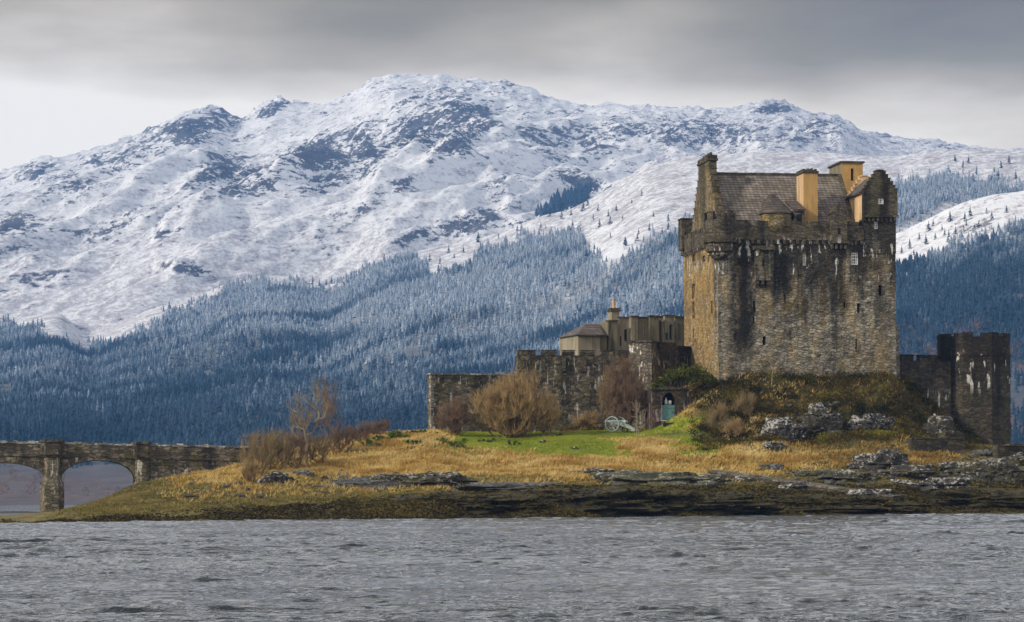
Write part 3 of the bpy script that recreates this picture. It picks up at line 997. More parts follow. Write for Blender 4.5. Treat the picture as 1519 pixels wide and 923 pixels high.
M_BIRCH = tinted('bare_twigs_far', [(0, (.07, .045, .045)), (.5, (.15, .095, .085)), (1, (.26, .18, .15))])
P, px, py = sample_field(HB, 42000, lambda px, py: (sstep(.2, .6, blobs(px, py, [(720, 612, 90, 22, 0, 1), (30, 712, 140, 22, 0, 1.1), (170, 722, 70, 18, 0, 1.2), (60, 738, 200, 8, 0, 1), (500, 640, 50, 30, 0, .6)]) + .3 * fbm(px * .05, py * .05, 3)) * .5))
o = puffs('bare_woodland', P, RNG.uniform(.9, 2.2, len(P)), RNG.uniform(0, 1, len(P)), M_BIRCH)
tag(o, 'pinkish brown leafless woodland along the far loch shore', 'woodland', kind='stuff')
P, px, py = sample_field(HC, 16000, lambda px, py: (sstep(.3, .6, blobs(px, py, [(1340, 515, 80, 26, 0, 1), (1430, 490, 40, 14, 0, 1), (1515, 535, 30, 18, 0, 1)]) + .3 * fbm(px * .05, py * .05, 3)) * .8))
o = puffs('bare_woodland', P, RNG.uniform(1.6, 3.0, len(P)), RNG.uniform(0, 1, len(P)), M_BIRCH)
tag(o, 'pinkish brown leafless woodland behind the right hand bastion tower', 'woodland', kind='stuff')


# ---- single conifers on the open snow: things of their own
def lone_conifers():
    rng = np.random.default_rng(5)
    protos = []
    for k in range(4):
        hgt = 1.0
        n = 90
        z = rng.uniform(.06, .97, n)
        a = rng.uniform(0, 6.28, n)
        r = (1 - z) * .30 * rng.uniform(.6, 1.15, n)
        tip = np.stack([np.cos(a) * r, np.sin(a) * r, z - .05 * rng.uniform(0, 1, n)], -1)
        root = np.stack([0 * a, 0 * a, z + .05], -1)
        sd = np.stack([-np.sin(a), np.cos(a), 0 * a], -1) * (.02 + .25 * r)[:, None]
        V = np.stack([root, tip * .75 + root * .25 - sd, tip, tip * .75 + root * .25 + sd], 1).reshape(-1, 3)
        F = np.arange(n * 4).reshape(-1, 4)
        V = np.concatenate([V, [[-.02, 0, -.1], [.02, 0, -.1], [0, 0, .98]], ])
        F3 = np.concatenate([F[:, [0, 1, 2]], F[:, [0, 2, 3]], [[n * 4, n * 4 + 1, n * 4 + 2]]])
        tint = np.repeat(rng.uniform(.0, .42, n), 4)
        protos.append((V, F3, np.concatenate([tint, [.1] * 3])))
    spots = []
    for (fld, lst, lab, grp) in (
        (HB, [(655, 388), (668, 372), (676, 380), (690, 372), (700, 392), (712, 356), (742, 352), (770, 340), (805, 338), (818, 318), (836, 322), (850, 316), (868, 310), (875, 302), (883, 322),
              (852, 338), (892, 334), (905, 318), (908, 330), (917, 310), (926, 324), (884, 366), (908, 350), (930, 362), (948, 355), (950, 344), (966, 340), (985, 345), (994, 338), (872, 382), (890, 310),
              (940, 300), (955, 288), (972, 318), (640, 385), (476, 402), (466, 398), (494, 398), (486, 408)],
         'small dark conifer standing alone on the snowy hillside left of the keep', 'lone conifers on the snow left of the keep'),
        (HC, [(1340, 372), (1352, 366), (1358, 376), (1366, 352), (1380, 340), (1387, 332), (1400, 338), (1412, 326), (1434, 326), (1436, 332), (1442, 318), (1466, 314), (1474, 322), (1496, 312),
              (1420, 344), (1432, 340), (1448, 338), (1390, 352), (1376, 360), (1455, 334), (1404, 346), (1410, 348)],
         'small dark conifer standing alone on the snow slope right of the keep', 'lone conifers on the snow right of the keep'),
        (HB, [(1420, 236), (1432, 246), (1440, 240), (1478, 252), (1484, 262), (1452, 256), (1474, 266), (1500, 240), (1510, 262), (1488, 246)],
         'small dark conifer standing alone on the far heath above the right hand woods', 'lone conifers on the heath at far right'),
    ):
        for (a, b_) in lst:
            spots.append((fld, a, b_, lab, grp))
    mesh = None
    meshes = []
    for i, (fld, a, b_, lab, grp) in enumerate(spots):
        p = fld.first(a, b_ + 4)
        if len(meshes) < len(protos):
            V, F3, t_ = protos[len(meshes)]
            o = build_np('conifer', V, F3, M_CON, attrs={'tint': t_})
            meshes.append(o)
        else:
            o = meshes[i % 4].copy()
            COL.objects.link(o)
        o.location = (p.x, p.y, p.z - .2)
        hgt = random.uniform(5.0, 9.5) * p.y / 2200
        o.scale = (hgt * random.uniform(.9, 1.5), hgt * random.uniform(.9, 1.5), hgt)
        o.rotation_euler = (0, 0, random.uniform(0, 6.28))
        tag(o, lab, 'tree', grp)


lone_conifers()


# ================================================================== HAZE
def make_haze():
    mb = MB()
    mb.box(-2500, 2500, -140, 5480, -4.0, 900)
    m = bpy.data.materials.new('haze')
    m.use_nodes = True
    nt = m.node_tree
    for n in list(nt.nodes):
        nt.nodes.remove(n)
    out = nt.nodes.new('ShaderNodeOutputMaterial')
    v = nt.nodes.new('ShaderNodeVolumePrincipled')
    v.inputs['Color'].default_value = (.20, .43, .92, 1)
    v.inputs['Density'].default_value = 1.25e-4
    v.inputs['Anisotropy'].default_value = .1
    nt.links.new(v.outputs[0], out.inputs['Volume'])
    o = mb.build('haze', m)
    tag(o, kind='stuff', label='thin blue haze filling the glen', cat='haze')


make_haze()

# ================================================================== STONE AND OTHER BUILDING MATERIALS
GREYS = [(.11, .10, .080), (.215, .196, .155), (.30, .275, .222), (.18, .163, .128), (.38, .35, .29)]
M_KEEP = stone('keep_rubble', GREYS, dark=.84, dark_z=(2.0, 14.2), white=.8, white_z=(9.6, 12.6), moss=.25, lichen=.22, seed=1.7, bands=((2.5, 1.35, 2.4, .95), (6.0, 1.2, 6.8, .92), (4.3, .6, 9.0, .85), (10.4, .7, 7.0, .75), (13.2, 1.0, 9.0, .85), (8.3, .6, 10.0, .7), (15.6, .7, 6.0, .6)))
M_KEEPSIDE = stone('keep_side_rubble', [(.17, .12, .06), (.30, .21, .10), (.38, .28, .15), (.24, .16, .07), (.42, .32, .19)], dark=.75, dark_z=(8.0, 17.0), white=.6, white_z=(10.5, 12.6), moss=.2, lichen=.45, seed=2.9)
M_PARAPET = stone('parapet_rubble', [(.06, .05, .038), (.115, .097, .07), (.165, .138, .098), (.09, .075, .054)], dark=.85, dark_z=(4, 34), white=.75, white_z=(11.2, 12.9), moss=.4, seed=4.1)
M_TRIM = stone('dark_dressed_stone', [(.06, .052, .04), (.11, .095, .07), (.15, .125, .09)], dark=.6, dark_z=(0, 50), moss=.65, seed=5.3)
M_GABLE = stone('gable_rubble', [(.12, .10, .06), (.22, .185, .12), (.28, .23, .14), (.16, .13, .075)], dark=.6, dark_z=(8, 24), moss=.45, lichen=.3, seed=6.6)
M_WALL = stone('curtain_rubble', [(.055, .047, .035), (.12, .10, .072), (.18, .15, .105), (.09, .075, .05), (.24, .20, .15)], dark=.7, dark_z=(-3, 13), white=.45, white_z=(-1, 7), moss=.45, seed=7.1, course=(1.7, 1.7, 3.4))
M_WALLW = stone('streaked_rubble', [(.10, .085, .065), (.18, .155, .115), (.26, .225, .17)], dark=.5, dark_z=(-2, 14), white=1.0, white_z=(1, 12), moss=.3, seed=8.8, course=(1.7, 1.7, 3.4))
M_BAST = stone('bastion_rubble', [(.035, .030, .022), (.075, .063, .045), (.11, .092, .066), (.055, .046, .032)], dark=.75, dark_z=(-2, 13), white=.8, white_z=(5.2, 8.6), moss=.35, seed=9.4, course=(1.8, 1.8, 4.0))
M_BRIDGE = stone('bridge_rubble', [(.06, .052, .038), (.12, .10, .075), (.18, .155, .11), (.25, .215, .16)], dark=.7, dark_z=(-2, 12), white=.5, white_z=(1.0, 4.2), moss=.75, seed=3.2, course=(1.6, 1.6, 3.6), mosscol=(.075, .07, .016))
M_PIER = stone('pier_rubble', [(.10, .088, .06), (.18, .155, .105), (.26, .225, .155)], dark=.6, dark_z=(-2, 9), white=.6, white_z=(1.5, 5.4), moss=.5, seed=3.9, course=(1.6, 1.6, 3.6), mosscol=(.075, .07, .016))
M_COPE = stone('pale_coping', [(.10, .095, .08), (.28, .27, .24), (.45, .43, .40)], dark=.3, moss=.5, seed=2.2, course=(1.4, 1.4, 3.0))
M_SLATE = slate('roof_slate', ((.25, .21, .17), (.14, .12, .105)), moss=.5)
M_SLATED = slate('small_roof_slate', ((.11, .085, .07), (.065, .052, .046)), moss=.5)
M_SLATEP = slate('purple_slate', ((.15, .112, .10), (.085, .07, .068)), moss=.3)


def harl(name, c, dark=.5, seed=0.0):
    m, nt, b = new_mat(name)
    t = node(nt, 'ShaderNodeTexCoord')
    P = t.outputs['Object']
    n1 = noise_tex(nt, P, 1.0, 5.0, (1, 1, .35), .6, loc=(seed, 0, seed))
    n2 = noise_tex(nt, P, 14.0, 4.0)
    st = noise_tex(nt, P, 1.5, 4.0, (1, 1, .08), .6, loc=(seed * 2, seed, 0))
    col = ramp(nt, n1, [(.3, tuple(x * .68 for x in c)), (.7, tuple(min(1, x * 1.2) for x in c))])
    col = mixc(nt, .5, col, ramp(nt, n2, [(.3, .6), (.7, 1.3)]), 'MULTIPLY')
    col = mixc(nt, math_n(nt, 'MULTIPLY', sthr(nt, st, .52, .70), dark), col, (.03, .027, .02))
    nt.links.new(col, b.inputs['Base Color'])
    bp = node(nt, 'ShaderNodeBump', {'Height': n2, 'Strength': .4, 'Distance': .03})
    nt.links.new(bp.outputs[0], b.inputs['Normal'])
    return m


M_OCHRE = harl('ochre_harling', (.44, .27, .10), .5, 1.0)
M_PINK = harl('buff_and_sunlit_harling', (.58, .40, .22), .45, 2.0)
M_CREAM = harl('cream_harling', (.265, .235, .17), .85, 3.0)
M_OLIVE = harl('dark_harling', (.18, .158, .105), .85, 4.0)
M_VOID = plain('dark_recess', (.012, .011, .011), .9)
M_GLASS = plain('window_glass', (.03, .035, .04), .12)
M_WHITE = plain('white_paint', (.72, .71, .67), .6, .08)
M_POT = plain('clay_pot', (.46, .30, .14), .8)

# ================================================================== KEEP
KD, KROT = 240.0, R(9.0)
ka, ks = math.cos(KROT), math.sin(KROT)
K0 = Vector(at(1066, 562, KD))
KEEP = empty('castle_keep', K0, KROT)
tag(KEEP, 'tall square stone castle keep with slate roof and chimneys above the mossy knoll', 'castle keep')


def kz(px, py, Y):
    cx, cy_ = (px - 759.5) / FOC, (HOR - py) / FOC
    return EYE + (-cx * SA + cy_ * CA) * Y - K0.z


def K(px, py, v=0.0):
    """Keep coordinates (u, z) of a pixel on the plane v behind the front face."""
    k = ((px - 759.5) / FOC) * CA + ((HOR - py) / FOC) * SA
    u = (k * (KD + v * ka) - K0.x + v * ks) / (ka - k * ks)
    return u, kz(px, py, KD + u * ks + v * ka)


def KV(px, py, u=0.0):
    """Keep coordinates (v, z) of a pixel on the plane u beyond the left face."""
    k = ((px - 759.5) / FOC) * CA + ((HOR - py) / FOC) * SA
    v = (K0.x + u * ka - k * (KD + u * ks)) / (k * ka + ks)
    return v, kz(px, py, KD + u * ks + v * ka)


U1 = K(1329, 450)[0]
V1 = KV(1014.5, 450)[0]
ZT = K(1200, 328)[1]           # parapet top
ZW = ZT - 1.55                 # wall walk
print('keep', U1, V1, ZT, K0)


def hole(px0, px1, py0, py1):
    a, z1 = K(px0, py0)
    b_, z0 = K(px1, py1)
    return (a, b_, z0, z1)


def vhole(px0, px1, py0, py1):
    b_, z1 = KV(px0, py0)
    a, z0 = KV(px1, py1)
    return (a, b_, z0, z1)


FH = [hole(1117, 1120.5, 446, 464), hole(1131, 1136, 499, 512), hole(1163, 1165, 435, 451), hole(1251, 1254, 448, 457),
      hole(1271, 1276, 450, 464), hole(1268.6, 1271, 503, 522), hole(1303, 1308, 423, 438), hole(1204, 1206, 393, 398), hole(1116.5, 1119, 470, 478)]
FW = [hole(1190.5, 1196, 375, 394), hole(1262.5, 1273, 374.5, 393)]
LH = [vhole(1026.5, 1030.5, 422, 443), vhole(1027, 1030.5, 448, 471), vhole(1055, 1057.5, 447, 465), vhole(1028.5, 1030, 488, 501), vhole(1027, 1029.5, 379, 387), vhole(1050, 1053, 379, 388), vhole(1043, 1046, 380, 387)]
mb = MB()
mb.holed_wall((0, 0, 0), (1, 0, 0), (0, 1, 0), 0.0, U1, -2.5, ZW, FH + FW, .55, 0, 1, step=.34, rough=.17, seed=3)
mb.quad((U1, 0, -2.5), (U1, V1, -2.5), (U1, V1, ZW), (U1, 0, ZW))
mb.quad((U1, V1, -2.5), (0, V1, -2.5), (0, V1, ZW), (U1, V1, ZW))
mb.quad((0, 0, ZW), (U1, 0, ZW), (U1, V1, ZW), (0, V1, ZW))
mb.build('wall', [M_KEEP, M_VOID], KEEP)
mb = MB()
lh = [(V1 - b_, V1 - a, c, d) for a, b_, c, d in LH]
mb.holed_wall((0, V1, 0), (0, -1, 0), (1, 0, 0), 0.0, V1, -2.5, ZW, lh, .55, 0, 1, step=.45, rough=.10, seed=8)
o = mb.build('side_wall', [M_KEEPSIDE, M_VOID], KEEP)
o['label'] = 'sunlit yellow lichened side wall'
# rounded front left corner below the bartizan
mb = MB()
prof = []
for i in range(30):
    z = -2.5 + (ZW - 1.0 + 2.5) * i / 29
    prof.append((1.06 + .04 * math.sin(i * 1.7) + .03 * math.sin(i * 4.1), z))
mb.lathe(.92, .92, prof, 28)
mb.build('corner', M_KEEP, KEEP, smooth=True)

# parapet with shallow crenels
mb = MB()


def parapet_run(mb, horizontal, a, b_, off, th, z0, z1, cren, mer, gap, mi=0):
    """Low wall from a to b_ topped by merlons; horizontal: along u at v=off, else along v at u=off."""
    def bx(p, q, za, zb):
        if horizontal:
            mb.box(p, q, off, off + th, za, zb, mi)
        else:
            mb.box(off, off + th, p, q, za, zb, mi)
    bx(a, b_, z0, z1 - cren)
    x = a
    while x < b_ - .2:
        m_ = mer * random.uniform(.85, 1.15)
        bx(x, min(b_, x + m_), z1 - cren + .002, z1 + random.uniform(-.06, .06))
        x += m_ + gap


parapet_run(mb, True, 1.6, U1 - 3.1, -.12, .55, ZW - .25, ZT, .42, 1.5, .55)
parapet_run(mb, False, 1.6, V1 + .1, -.12, .55, ZW - .25, ZT - .1, .4, 1.3, .5)
parapet_run(mb, False, .6, V1 + .1, U1 - .43, .55, ZW - .25, ZT, .4, 1.3, .5)
parapet_run(mb, True, .5, U1 - .5, V1 - .45, .54, ZW - .24, ZT, .4, 1.3, .5)
mb.build('parapet', M_PARAPET, KEEP, bevel=.03)
# corbel course under the parapet
mb = MB()
x = 1.9
while x < U1 - 3.4:
    mb = MB()
    mb.box(x, x + .24, -.22, .02, ZW - .62, ZW - .26)
    mb.build('corbel', M_PARAPET, KEEP)
    x += .62
v = 1.9
while v < V1 - 1:
    mb = MB()
    mb.box(-.22, .02, v, v + .24, ZW - .62, ZW - .26)
    mb.build('corbel', M_PARAPET, KEEP)
    v += .62

# bartizan at the near corner
cu, cz = .25, K(1072, 315)[1]
zc0, zc1 = K(1072, 384)[1], K(1072, 358)[1]
mb = MB()
mb.lathe(cu, .3, [(.62, zc0), (.95, zc0 + .35), (.98, zc0 + .6), (1.28, zc0 + .65), (1.32, zc1 - .2), (1.56, zc1 - .15), (1.58, zc1 + .12), (1.48, zc1 + .14), (1.48, cz - .75)], 22)
for k in range(9):
    a = 2 * math.pi * (k + .15) / 9
    a1 = a + .48
    p = [(cu + r * math.cos(t), .3 + r * math.sin(t)) for r, t in ((1.48, a), (1.48, (a + a1) / 2), (1.48, a1), (1.05, a1), (1.05, a))]
    mb.prism(p, cz - .74, cz + random.uniform(-.05, .05))
mb.build('bartizan', M_PARAPET, KEEP)
# small corner box at the far left corner
a_, zb_ = KV(1014, 372, 0)
mb = MB()
mb.box(-.42, .7, V1 - .9, V1 + .42, kz(1014, 372, 254), kz(1014, 327, 254))
mb.box(-.26, .5, V1 - .75, V1 + .26, kz(1014, 380, 254), kz(1014, 372, 254) - .002)
mb.box(-.50, .78, V1 - .98, V1 + .50, kz(1014, 327, 254) + .002, kz(1014, 327, 254) + .14)
mb.build('corner_box', M_PARAPET, KEEP, bevel=.04)

# main roof
RV0, RVR, RV1 = 1.2, V1 / 2, V1 - 1.2
RU0 = 1.0
RU1 = K(1269, 326, 1.2)[0]
ZR = K(1150, 258.5, RVR)[1]
ZE = ZW + .25
mb = MB()
mb.extrude_x([(RV0, ZE), (RV1, ZE), (RVR, ZR)], RU0, RU1)
mb.build('roof', M_SLATE, KEEP)
mb = MB()
mb.box(RU0 + .05, RU1 - .05, RVR - .16, RVR + .16, ZR - .12, ZR + .10)
mb.build('ridge_stones', M_TRIM, KEEP)


def stepped_gable(mb, along_u, off, th, c, half, z0, zpk, flat, steps, mi=0, cap=None):
    """Gable wall with crow steps: centre c, half width half, from z0 up to zpk; flat = half width of the top."""
    w_ = (half - flat) / steps
    hgt = (zpk - z0) / steps
    edges = []
    for i in range(steps):
        edges.append((half - i * w_, half - (i + 1) * w_, z0 + hgt * (i + .75)))
    segs = [(c - flat, c + flat, zpk)]
    for a, b_, zz in edges:
        segs += [(c - a, c - b_, zz), (c + b_, c + a, zz)]
    for a, b_, zz in segs:
        if along_u:
            mb.box(a, b_, off, off + th, z0 - .6, zz, mi)
            if cap is not None:
                mb.box(a - .03, b_ + .03, off - .06, off + th + .06, zz + .002, zz + .09, cap)
        else:
            mb.box(off, off + th, a, b_, z0 - .6, zz, mi)
            if cap is not None:
                mb.box(off - .06, off + th + .06, a - .03, b_ + .03, zz + .002, zz + .09, cap)


mb = MB()
stepped_gable(mb, False, .42, .66, RVR, RVR - RV0 + .35, ZE, ZR + .3, 2.0, 11, 0, 1)
mb.build('gable', [M_GABLE, M_TRIM], KEEP)
mb = MB()
mb.extrude_x([(RV0 - .1, ZE - .5), (RV1 + .1, ZE - .5), (RV1 + .1, ZE + .08), (RVR, ZR + .10), (RV0 - .1, ZE + .08)], RU1 + .002, RU1 + .4)
mb.build('gable', M_GABLE, KEEP)
# gable chimney
zt = kz(1050, 233, 248)
mb = MB()
mb.box(.36, 1.16, RVR - 2.15, RVR + 2.15, ZE + .5, zt - .75, 0)
mb.box(.24, 1.28, RVR - 2.27, RVR + 2.27, zt - .748, zt - .50, 1)
mb.box(.30, 1.22, RVR - 2.2, RVR + 2.2, zt - .498, zt - .18, 1)
ch = mb.build('chimney', [M_GABLE, M_TRIM], KEEP, bevel=.04)
for k in range(4):
    mb = MB()
    mb.lathe(.76, RVR - 1.4 + k * .93, [(.17, zt - .178), (.14, zt + .12), (.16, zt + .14)], 8)
    mb.build('chimney_pot', M_TRIM, ch)

# harled chimney stack on the front slope
ua, _ = K(1192, 290, 1.35)
ub, _ = K(1213, 290, 1.35)
zt = K(1200, 257, 1.35)[1]
mb = MB()
mb.box(ua, ub, 1.36, 3.75, ZW - .1, zt, 0)
mb.quad((ua - .004, 3.75, ZW), (ua - .004, 1.36, ZW), (ua - .004, 1.36, zt - .01), (ua - .004, 3.75, zt - .01), 1)  # paler harling paints the sunlight onto the left side of the stack
ch = mb.build('chimney', [M_OCHRE, M_PINK], KEEP)
ch['label'] = 'tall ochre harled chimney stack'
mb = MB()
mb.box(ua - .10, ub + .10, 1.26, 3.85, zt + .002, zt + .22)
for k in range(4):
    mb.box(ua - .06 + k * (ub - ua) / 3.6, ua + .16 + k * (ub - ua) / 3.6, 1.3, 3.8, zt + .222, zt + .42 + random.uniform(-.05, .05))
mb.build('chimney_cap', M_TRIM, ch, bevel=.03)

# harled stair head behind the ridge
vb = RVR + 1.4
ua, _ = K(1248, 255, vb)
ub, _ = K(1280, 255, vb)
zt = K(1260, 242, vb)[1]
mb = MB()
sl = K(1262, 250, vb), K(1266, 268, vb)
mb.holed_wall((0, vb, 0), (1, 0, 0), (0, 1, 0), ua, ub, ZW - .2, zt, [(sl[0][0], sl[1][0], sl[1][1], sl[0][1])], .3, 0, 2)
mb.quad((ua, vb + 4.2, ZW - .2), (ua, vb, ZW - .2), (ua, vb, zt), (ua, vb + 4.2, zt), 1)  # left face darker than the ochre front
mb.quad((ub, vb, ZW - .2), (ub, vb + 4.2, ZW - .2), (ub, vb + 4.2, zt), (ub, vb, zt), 0)
mb.quad((ub, vb + 4.2, ZW - .2), (ua, vb + 4.2, ZW - .2), (ua, vb + 4.2, zt), (ub, vb + 4.2, zt), 0)
mb.box(ua - .14, ub + .14, vb - .14, vb + 4.34, zt, zt + .18, 3)
mb.build('stair_head', [M_OCHRE, M_OLIVE, M_VOID, M_TRIM], KEEP)

# gabled cap house on the right corner
ua, ub = K(1281, 300, -.2)[0], K(1331.5, 300, -.2)[0]
uc = (ua + ub) / 2
zb = K(1300, 322, -.2)[1]
ze = K(1330, 285, -.2)[1]
zp = K(1306, 253, -.2)[1]
CV1 = 5.2
mb = MB()
W1 = [K(1302.5, 288, -.2), K(1311, 303, -.2)]
win1 = (W1[0][0], W1[1][0], W1[1][1], W1[0][1])
mb.holed_wall((0, -.2, 0), (1, 0, 0), (0, 1, 0), ua, ub, zb, ze, [win1], .22, 0, 1, step=.5, rough=.04)
mb.quad((ub, -.2, zb), (ub, CV1, zb), (ub, CV1, ze), (ub, -.2, ze), 0)
mb.quad((ub, CV1, zb - 2), (ua, CV1, zb - 2), (ua, CV1, ze), (ub, CV1, ze), 0)
mb.quad((ua, -.2, zb), (ub, -.2, zb), (ub, CV1, zb), (ua, CV1, zb), 0)
mb.quad((ua, CV1, zb - .3), (ua, .35, zb - .3), (ua, .35, ze), (ua, CV1, ze), 2)
mb.quad((ua - .002, .35, zb - .3), (ua - .002, -.2, zb), (ua - .002, -.2, ze), (ua - .002, .35, ze), 0)
cap_h = mb.build('cap_house', [M_PARAPET, M_VOID, M_PINK], KEEP)
mb = MB()
mb.extrude_y([(ua - .28, ze - .12), (ub + .1, ze - .12), (ub + .1, ze + .02), (uc, zp - .28), (ua - .28, ze + .02)], .34, CV1 - .2)
mb.build('cap_house_roof', M_SLATED, KEEP)
mb = MB()
stepped_gable(mb, True, -.2, .52, uc, (ub - ua) / 2, ze + .002, zp, .3, 6, 0, 1)
mb.build('crow_steps', [M_PARAPET, M_TRIM], KEEP)
mb = MB()
stepped_gable(mb, True, CV1 - .3, .5, uc, (ub - ua) / 2, ze + .002, zp + .1, .3, 6, 2, 2)
mb.build('crow_steps', [M_PARAPET, M_TRIM, M_PINK], KEEP)
mb = MB()
mb.box(ua - .05, ub + .05, -.32, -.202, zb - .02, zb + .22)
k = 0
x = ua
while x < ub - .2:
    mb.box(x, x + .2, -.26, .05, zb - .42, zb - .022)
    x += .42
mb.build('corbel_course', M_PARAPET, KEEP)
# walls right below the cap house up to its floor
mb = MB()
lw = [K(1296.5, 329, -.05), K(1302.5, 340, -.05)]
mb.holed_wall((0, -.05, 0), (1, 0, 0), (0, 1, 0), ua + .02, U1 + .03, ZW - 1.4, zb - .004, [(lw[0][0], lw[1][0], lw[1][1], lw[0][1])], .2, 0, 1)
mb.quad((ua + .02, 3, ZW - 1.4), (ua + .02, -.05, ZW - 1.4), (ua + .02, -.05, zb - .004), (ua + .02, 3, zb - .004))
mb.quad((U1 + .03, -.05, ZW - 1.4), (U1 + .03, 5, ZW - 1.4), (U1 + .03, 5, zb - .004), (U1 + .03, -.05, zb - .004))
mb.build('cap_house_base', [M_KEEP, M_VOID], KEEP)


def sash(name, u0, u1, z0, z1, v, nx, nz, bar=.045):
    f = MB()
    f.box(u0 - .02, u0 + bar * 1.6, v, v + .07, z0, z1)
    f.box(u1 - bar * 1.6, u1 + .02, v, v + .07, z0, z1)
    f.box(u0 + bar * 1.6, u1 - bar * 1.6, v, v + .07, z0, z0 + bar * 2)
    f.box(u0 + bar * 1.6, u1 - bar * 1.6, v, v + .07, z1 - bar * 2, z1)
    for i in range(1, nx):
        x = u0 + (u1 - u0) * i / nx
        f.box(x - bar / 2, x + bar / 2, v + .01, v + .06, z0 + bar * 2, z1 - bar * 2)
    for j in range(1, nz):
        z = z0 + (z1 - z0) * j / nz
        f.box(u0 + bar * 1.6, u1 - bar * 1.6, v + .012, v + .058, z - bar / 2, z + bar / 2)
    fo = f.build('window', M_WHITE, KEEP)
    p = MB()
    p.box(u0, u1, v + .03, v + .04, z0, z1)
    p.build('pane', M_GLASS, fo)
    return fo


sash('window', *FW[0], .14, 2, 5, .05)
sash('window', *FW[1], .12, 3, 4, .06)
sash('window', *win1, -.10, 3, 4, .06)
sash('window', lw[0][0], lw[1][0], lw[1][1], lw[0][1], .06, 2, 3, .05)

# round turret with a conical slate roof on the front parapet
uc, _ = K(1152, 320, .7)
zb, zt = K(1152, 350, -.5)[1], K(1152, 317, .7)[1]
rr = 1.42
mb = MB()
mb.lathe(uc, .85, [(.75, zb), (1.05, zb + .45), (1.30, zb + .75), (rr, zb + .95), (rr, zt)], 24)
mb.build('turret', M_GABLE, KEEP, smooth=False)
mb = MB()
zp = K(1150, 288, .7)[1]
n = 20
ring = [(uc + (rr + .2) * math.cos(2 * math.pi * k / n), .85 + (rr + .2) * math.sin(2 * math.pi * k / n), zt - .04) for k in range(n)]
top = [(uc - .35 + .22 * math.cos(2 * math.pi * k / n) + (.3 if math.cos(2 * math.pi * k / n) > 0 else 0), 1.5 + .14 * math.sin(2 * math.pi * k / n), zp) for k in range(n)]
mb.add(ring + top, [(k, (k + 1) % n, n + (k + 1) % n, n + k) for k in range(n)] + [tuple(range(n - 1, -1, -1)), tuple(range(n, 2 * n))])
# saddle that ties the cone to the main roof
mb.extrude_y([(uc - .9, zt + .3), (uc + 1.5, zt - .05), (uc + .15, zp - .15), (uc - .35, zp - .1)], 1.0, 4.2)
mb.build('turret_roof', M_SLATED, KEEP)
mb = MB()
ua, ub = K(1177, 320, .3)[0], K(1192.5, 320, .3)[0]
zz = K(1185, 313, .3)[1]
mb.box(ua, ub, .12, 2.4, ZW - .1, zz, 0)
mb.add([(ua - .1, -.02, zz + .002), (ub + .1, -.02, zz + .002), (ub + .1, 3.0, zz + 1.1), (ua - .1, 3.0, zz + 1.1), (ua - .1, -.02, zz + .12), (ub + .1, -.02, zz + .12), (ub + .1, 3.0, zz + 1.25), (ua - .1, 3.0, zz + 1.25)],
       [(0, 3, 2, 1), (4, 5, 6, 7), (0, 1, 5, 4), (1, 2, 6, 5), (2, 3, 7, 6), (3, 0, 4, 7)], 1)
dz = K(1185, 318, .3)[1], K(1185, 328, .3)[1]
mb.box(ua + .28, ub - .28, .10, .118, dz[1], dz[0], 2)
mb.build('dormer', [M_PARAPET, M_SLATED, M_VOID], KEEP)

# gablet and machicolation box on the right of the parapet
ua, ub = K(1232, 320, -.4)[0], K(1256, 320, -.4)[0]
zg, zt, zb = K(1240, 318, -.4)[1], K(1242, 303, -.4)[1], K(1240, 352, -.4)[1]
uc = (ua + ub) / 2
mb = MB()
mb.box(ua, ub, -.5, .9, ZW - .3, zg, 0)
mb.extrude_y([(ua - .12, zg + .002), (ub + .12, zg + .002), (uc + .1, zt), (uc - .1, zt)], -.5, .5, 0)
mb.box(ua - .15, ub + .15, -.58, .2, ZW - .55, ZW - .302, 0)
for k in range(4):
    x = ua + .05 + k * (ub - ua - .3) / 3
    mb.box(x, x + .22, -.45, .05, ZW - 1.05, ZW - .552, 0)
    mb.box(x, x + .22, -.25, .05, zb, ZW - 1.052, 0)
mb.box(uc - .14, uc + .14, -.52, -.502, ZW + .3, ZW + .9, 1)
mb.build('machicolation', [M_PARAPET, M_VOID], KEEP, bevel=.03)

# projecting garderobe box
ua, ub = K(1121, 400, -.6)[0], K(1143, 400, -.6)[0]
zt, zb = K(1130, 371, -.6)[1], K(1130, 416, -.6)[1]
mb = MB()
mb.box(ua, ub, -.62, .05, zb, zt, 0)
mb.box(ua - .2, ub + .38, -.85, .05, zt + .002, zt + .36, 1)
for k in range(3):
    x = ua + .04 + k * (ub - ua - .36) / 2
    mb.box(x, x + .28, -.5, .05, zb - .32, zb - .002, 1)
    mb.box(x, x + .28, -.28, .05, zb - .6, zb - .322, 1)
mb.box((ua + ub) / 2 - .1, (ua + ub) / 2 + .1, -.64, -.622, zb + 1.3, zb + 2.0, 2)
mb.build('garderobe', [M_KEEP, M_TRIM, M_VOID], KEEP, bevel=.03)

# string course over the middle of the front and battered foot on the right corner
mb = MB()
zz = K(1110, 424)[1]
zt, zb = K(1332, 476)[1], K(1332, 556)[1]
z2 = K(1332, 486)[1]
mb.extrude_y([(U1 - .2, zb - 1.5), (U1 + .50, zb - 1.5), (U1 + .42, z2), (U1 + .02, zt), (U1 - .2, zt)], .4, 3.2)
mb.build('buttress', M_KEEP, KEEP)

# thin mast and lightning rods on the chimneys
mb = MB()
mb.tube((.7, RVR - 1.9, ZR + 3.0), (.7, RVR - 1.9, ZR + 3.0 + 1.3), .03, .015, 5)
mb.build('lightning_rod', M_TRIM, KEEP)


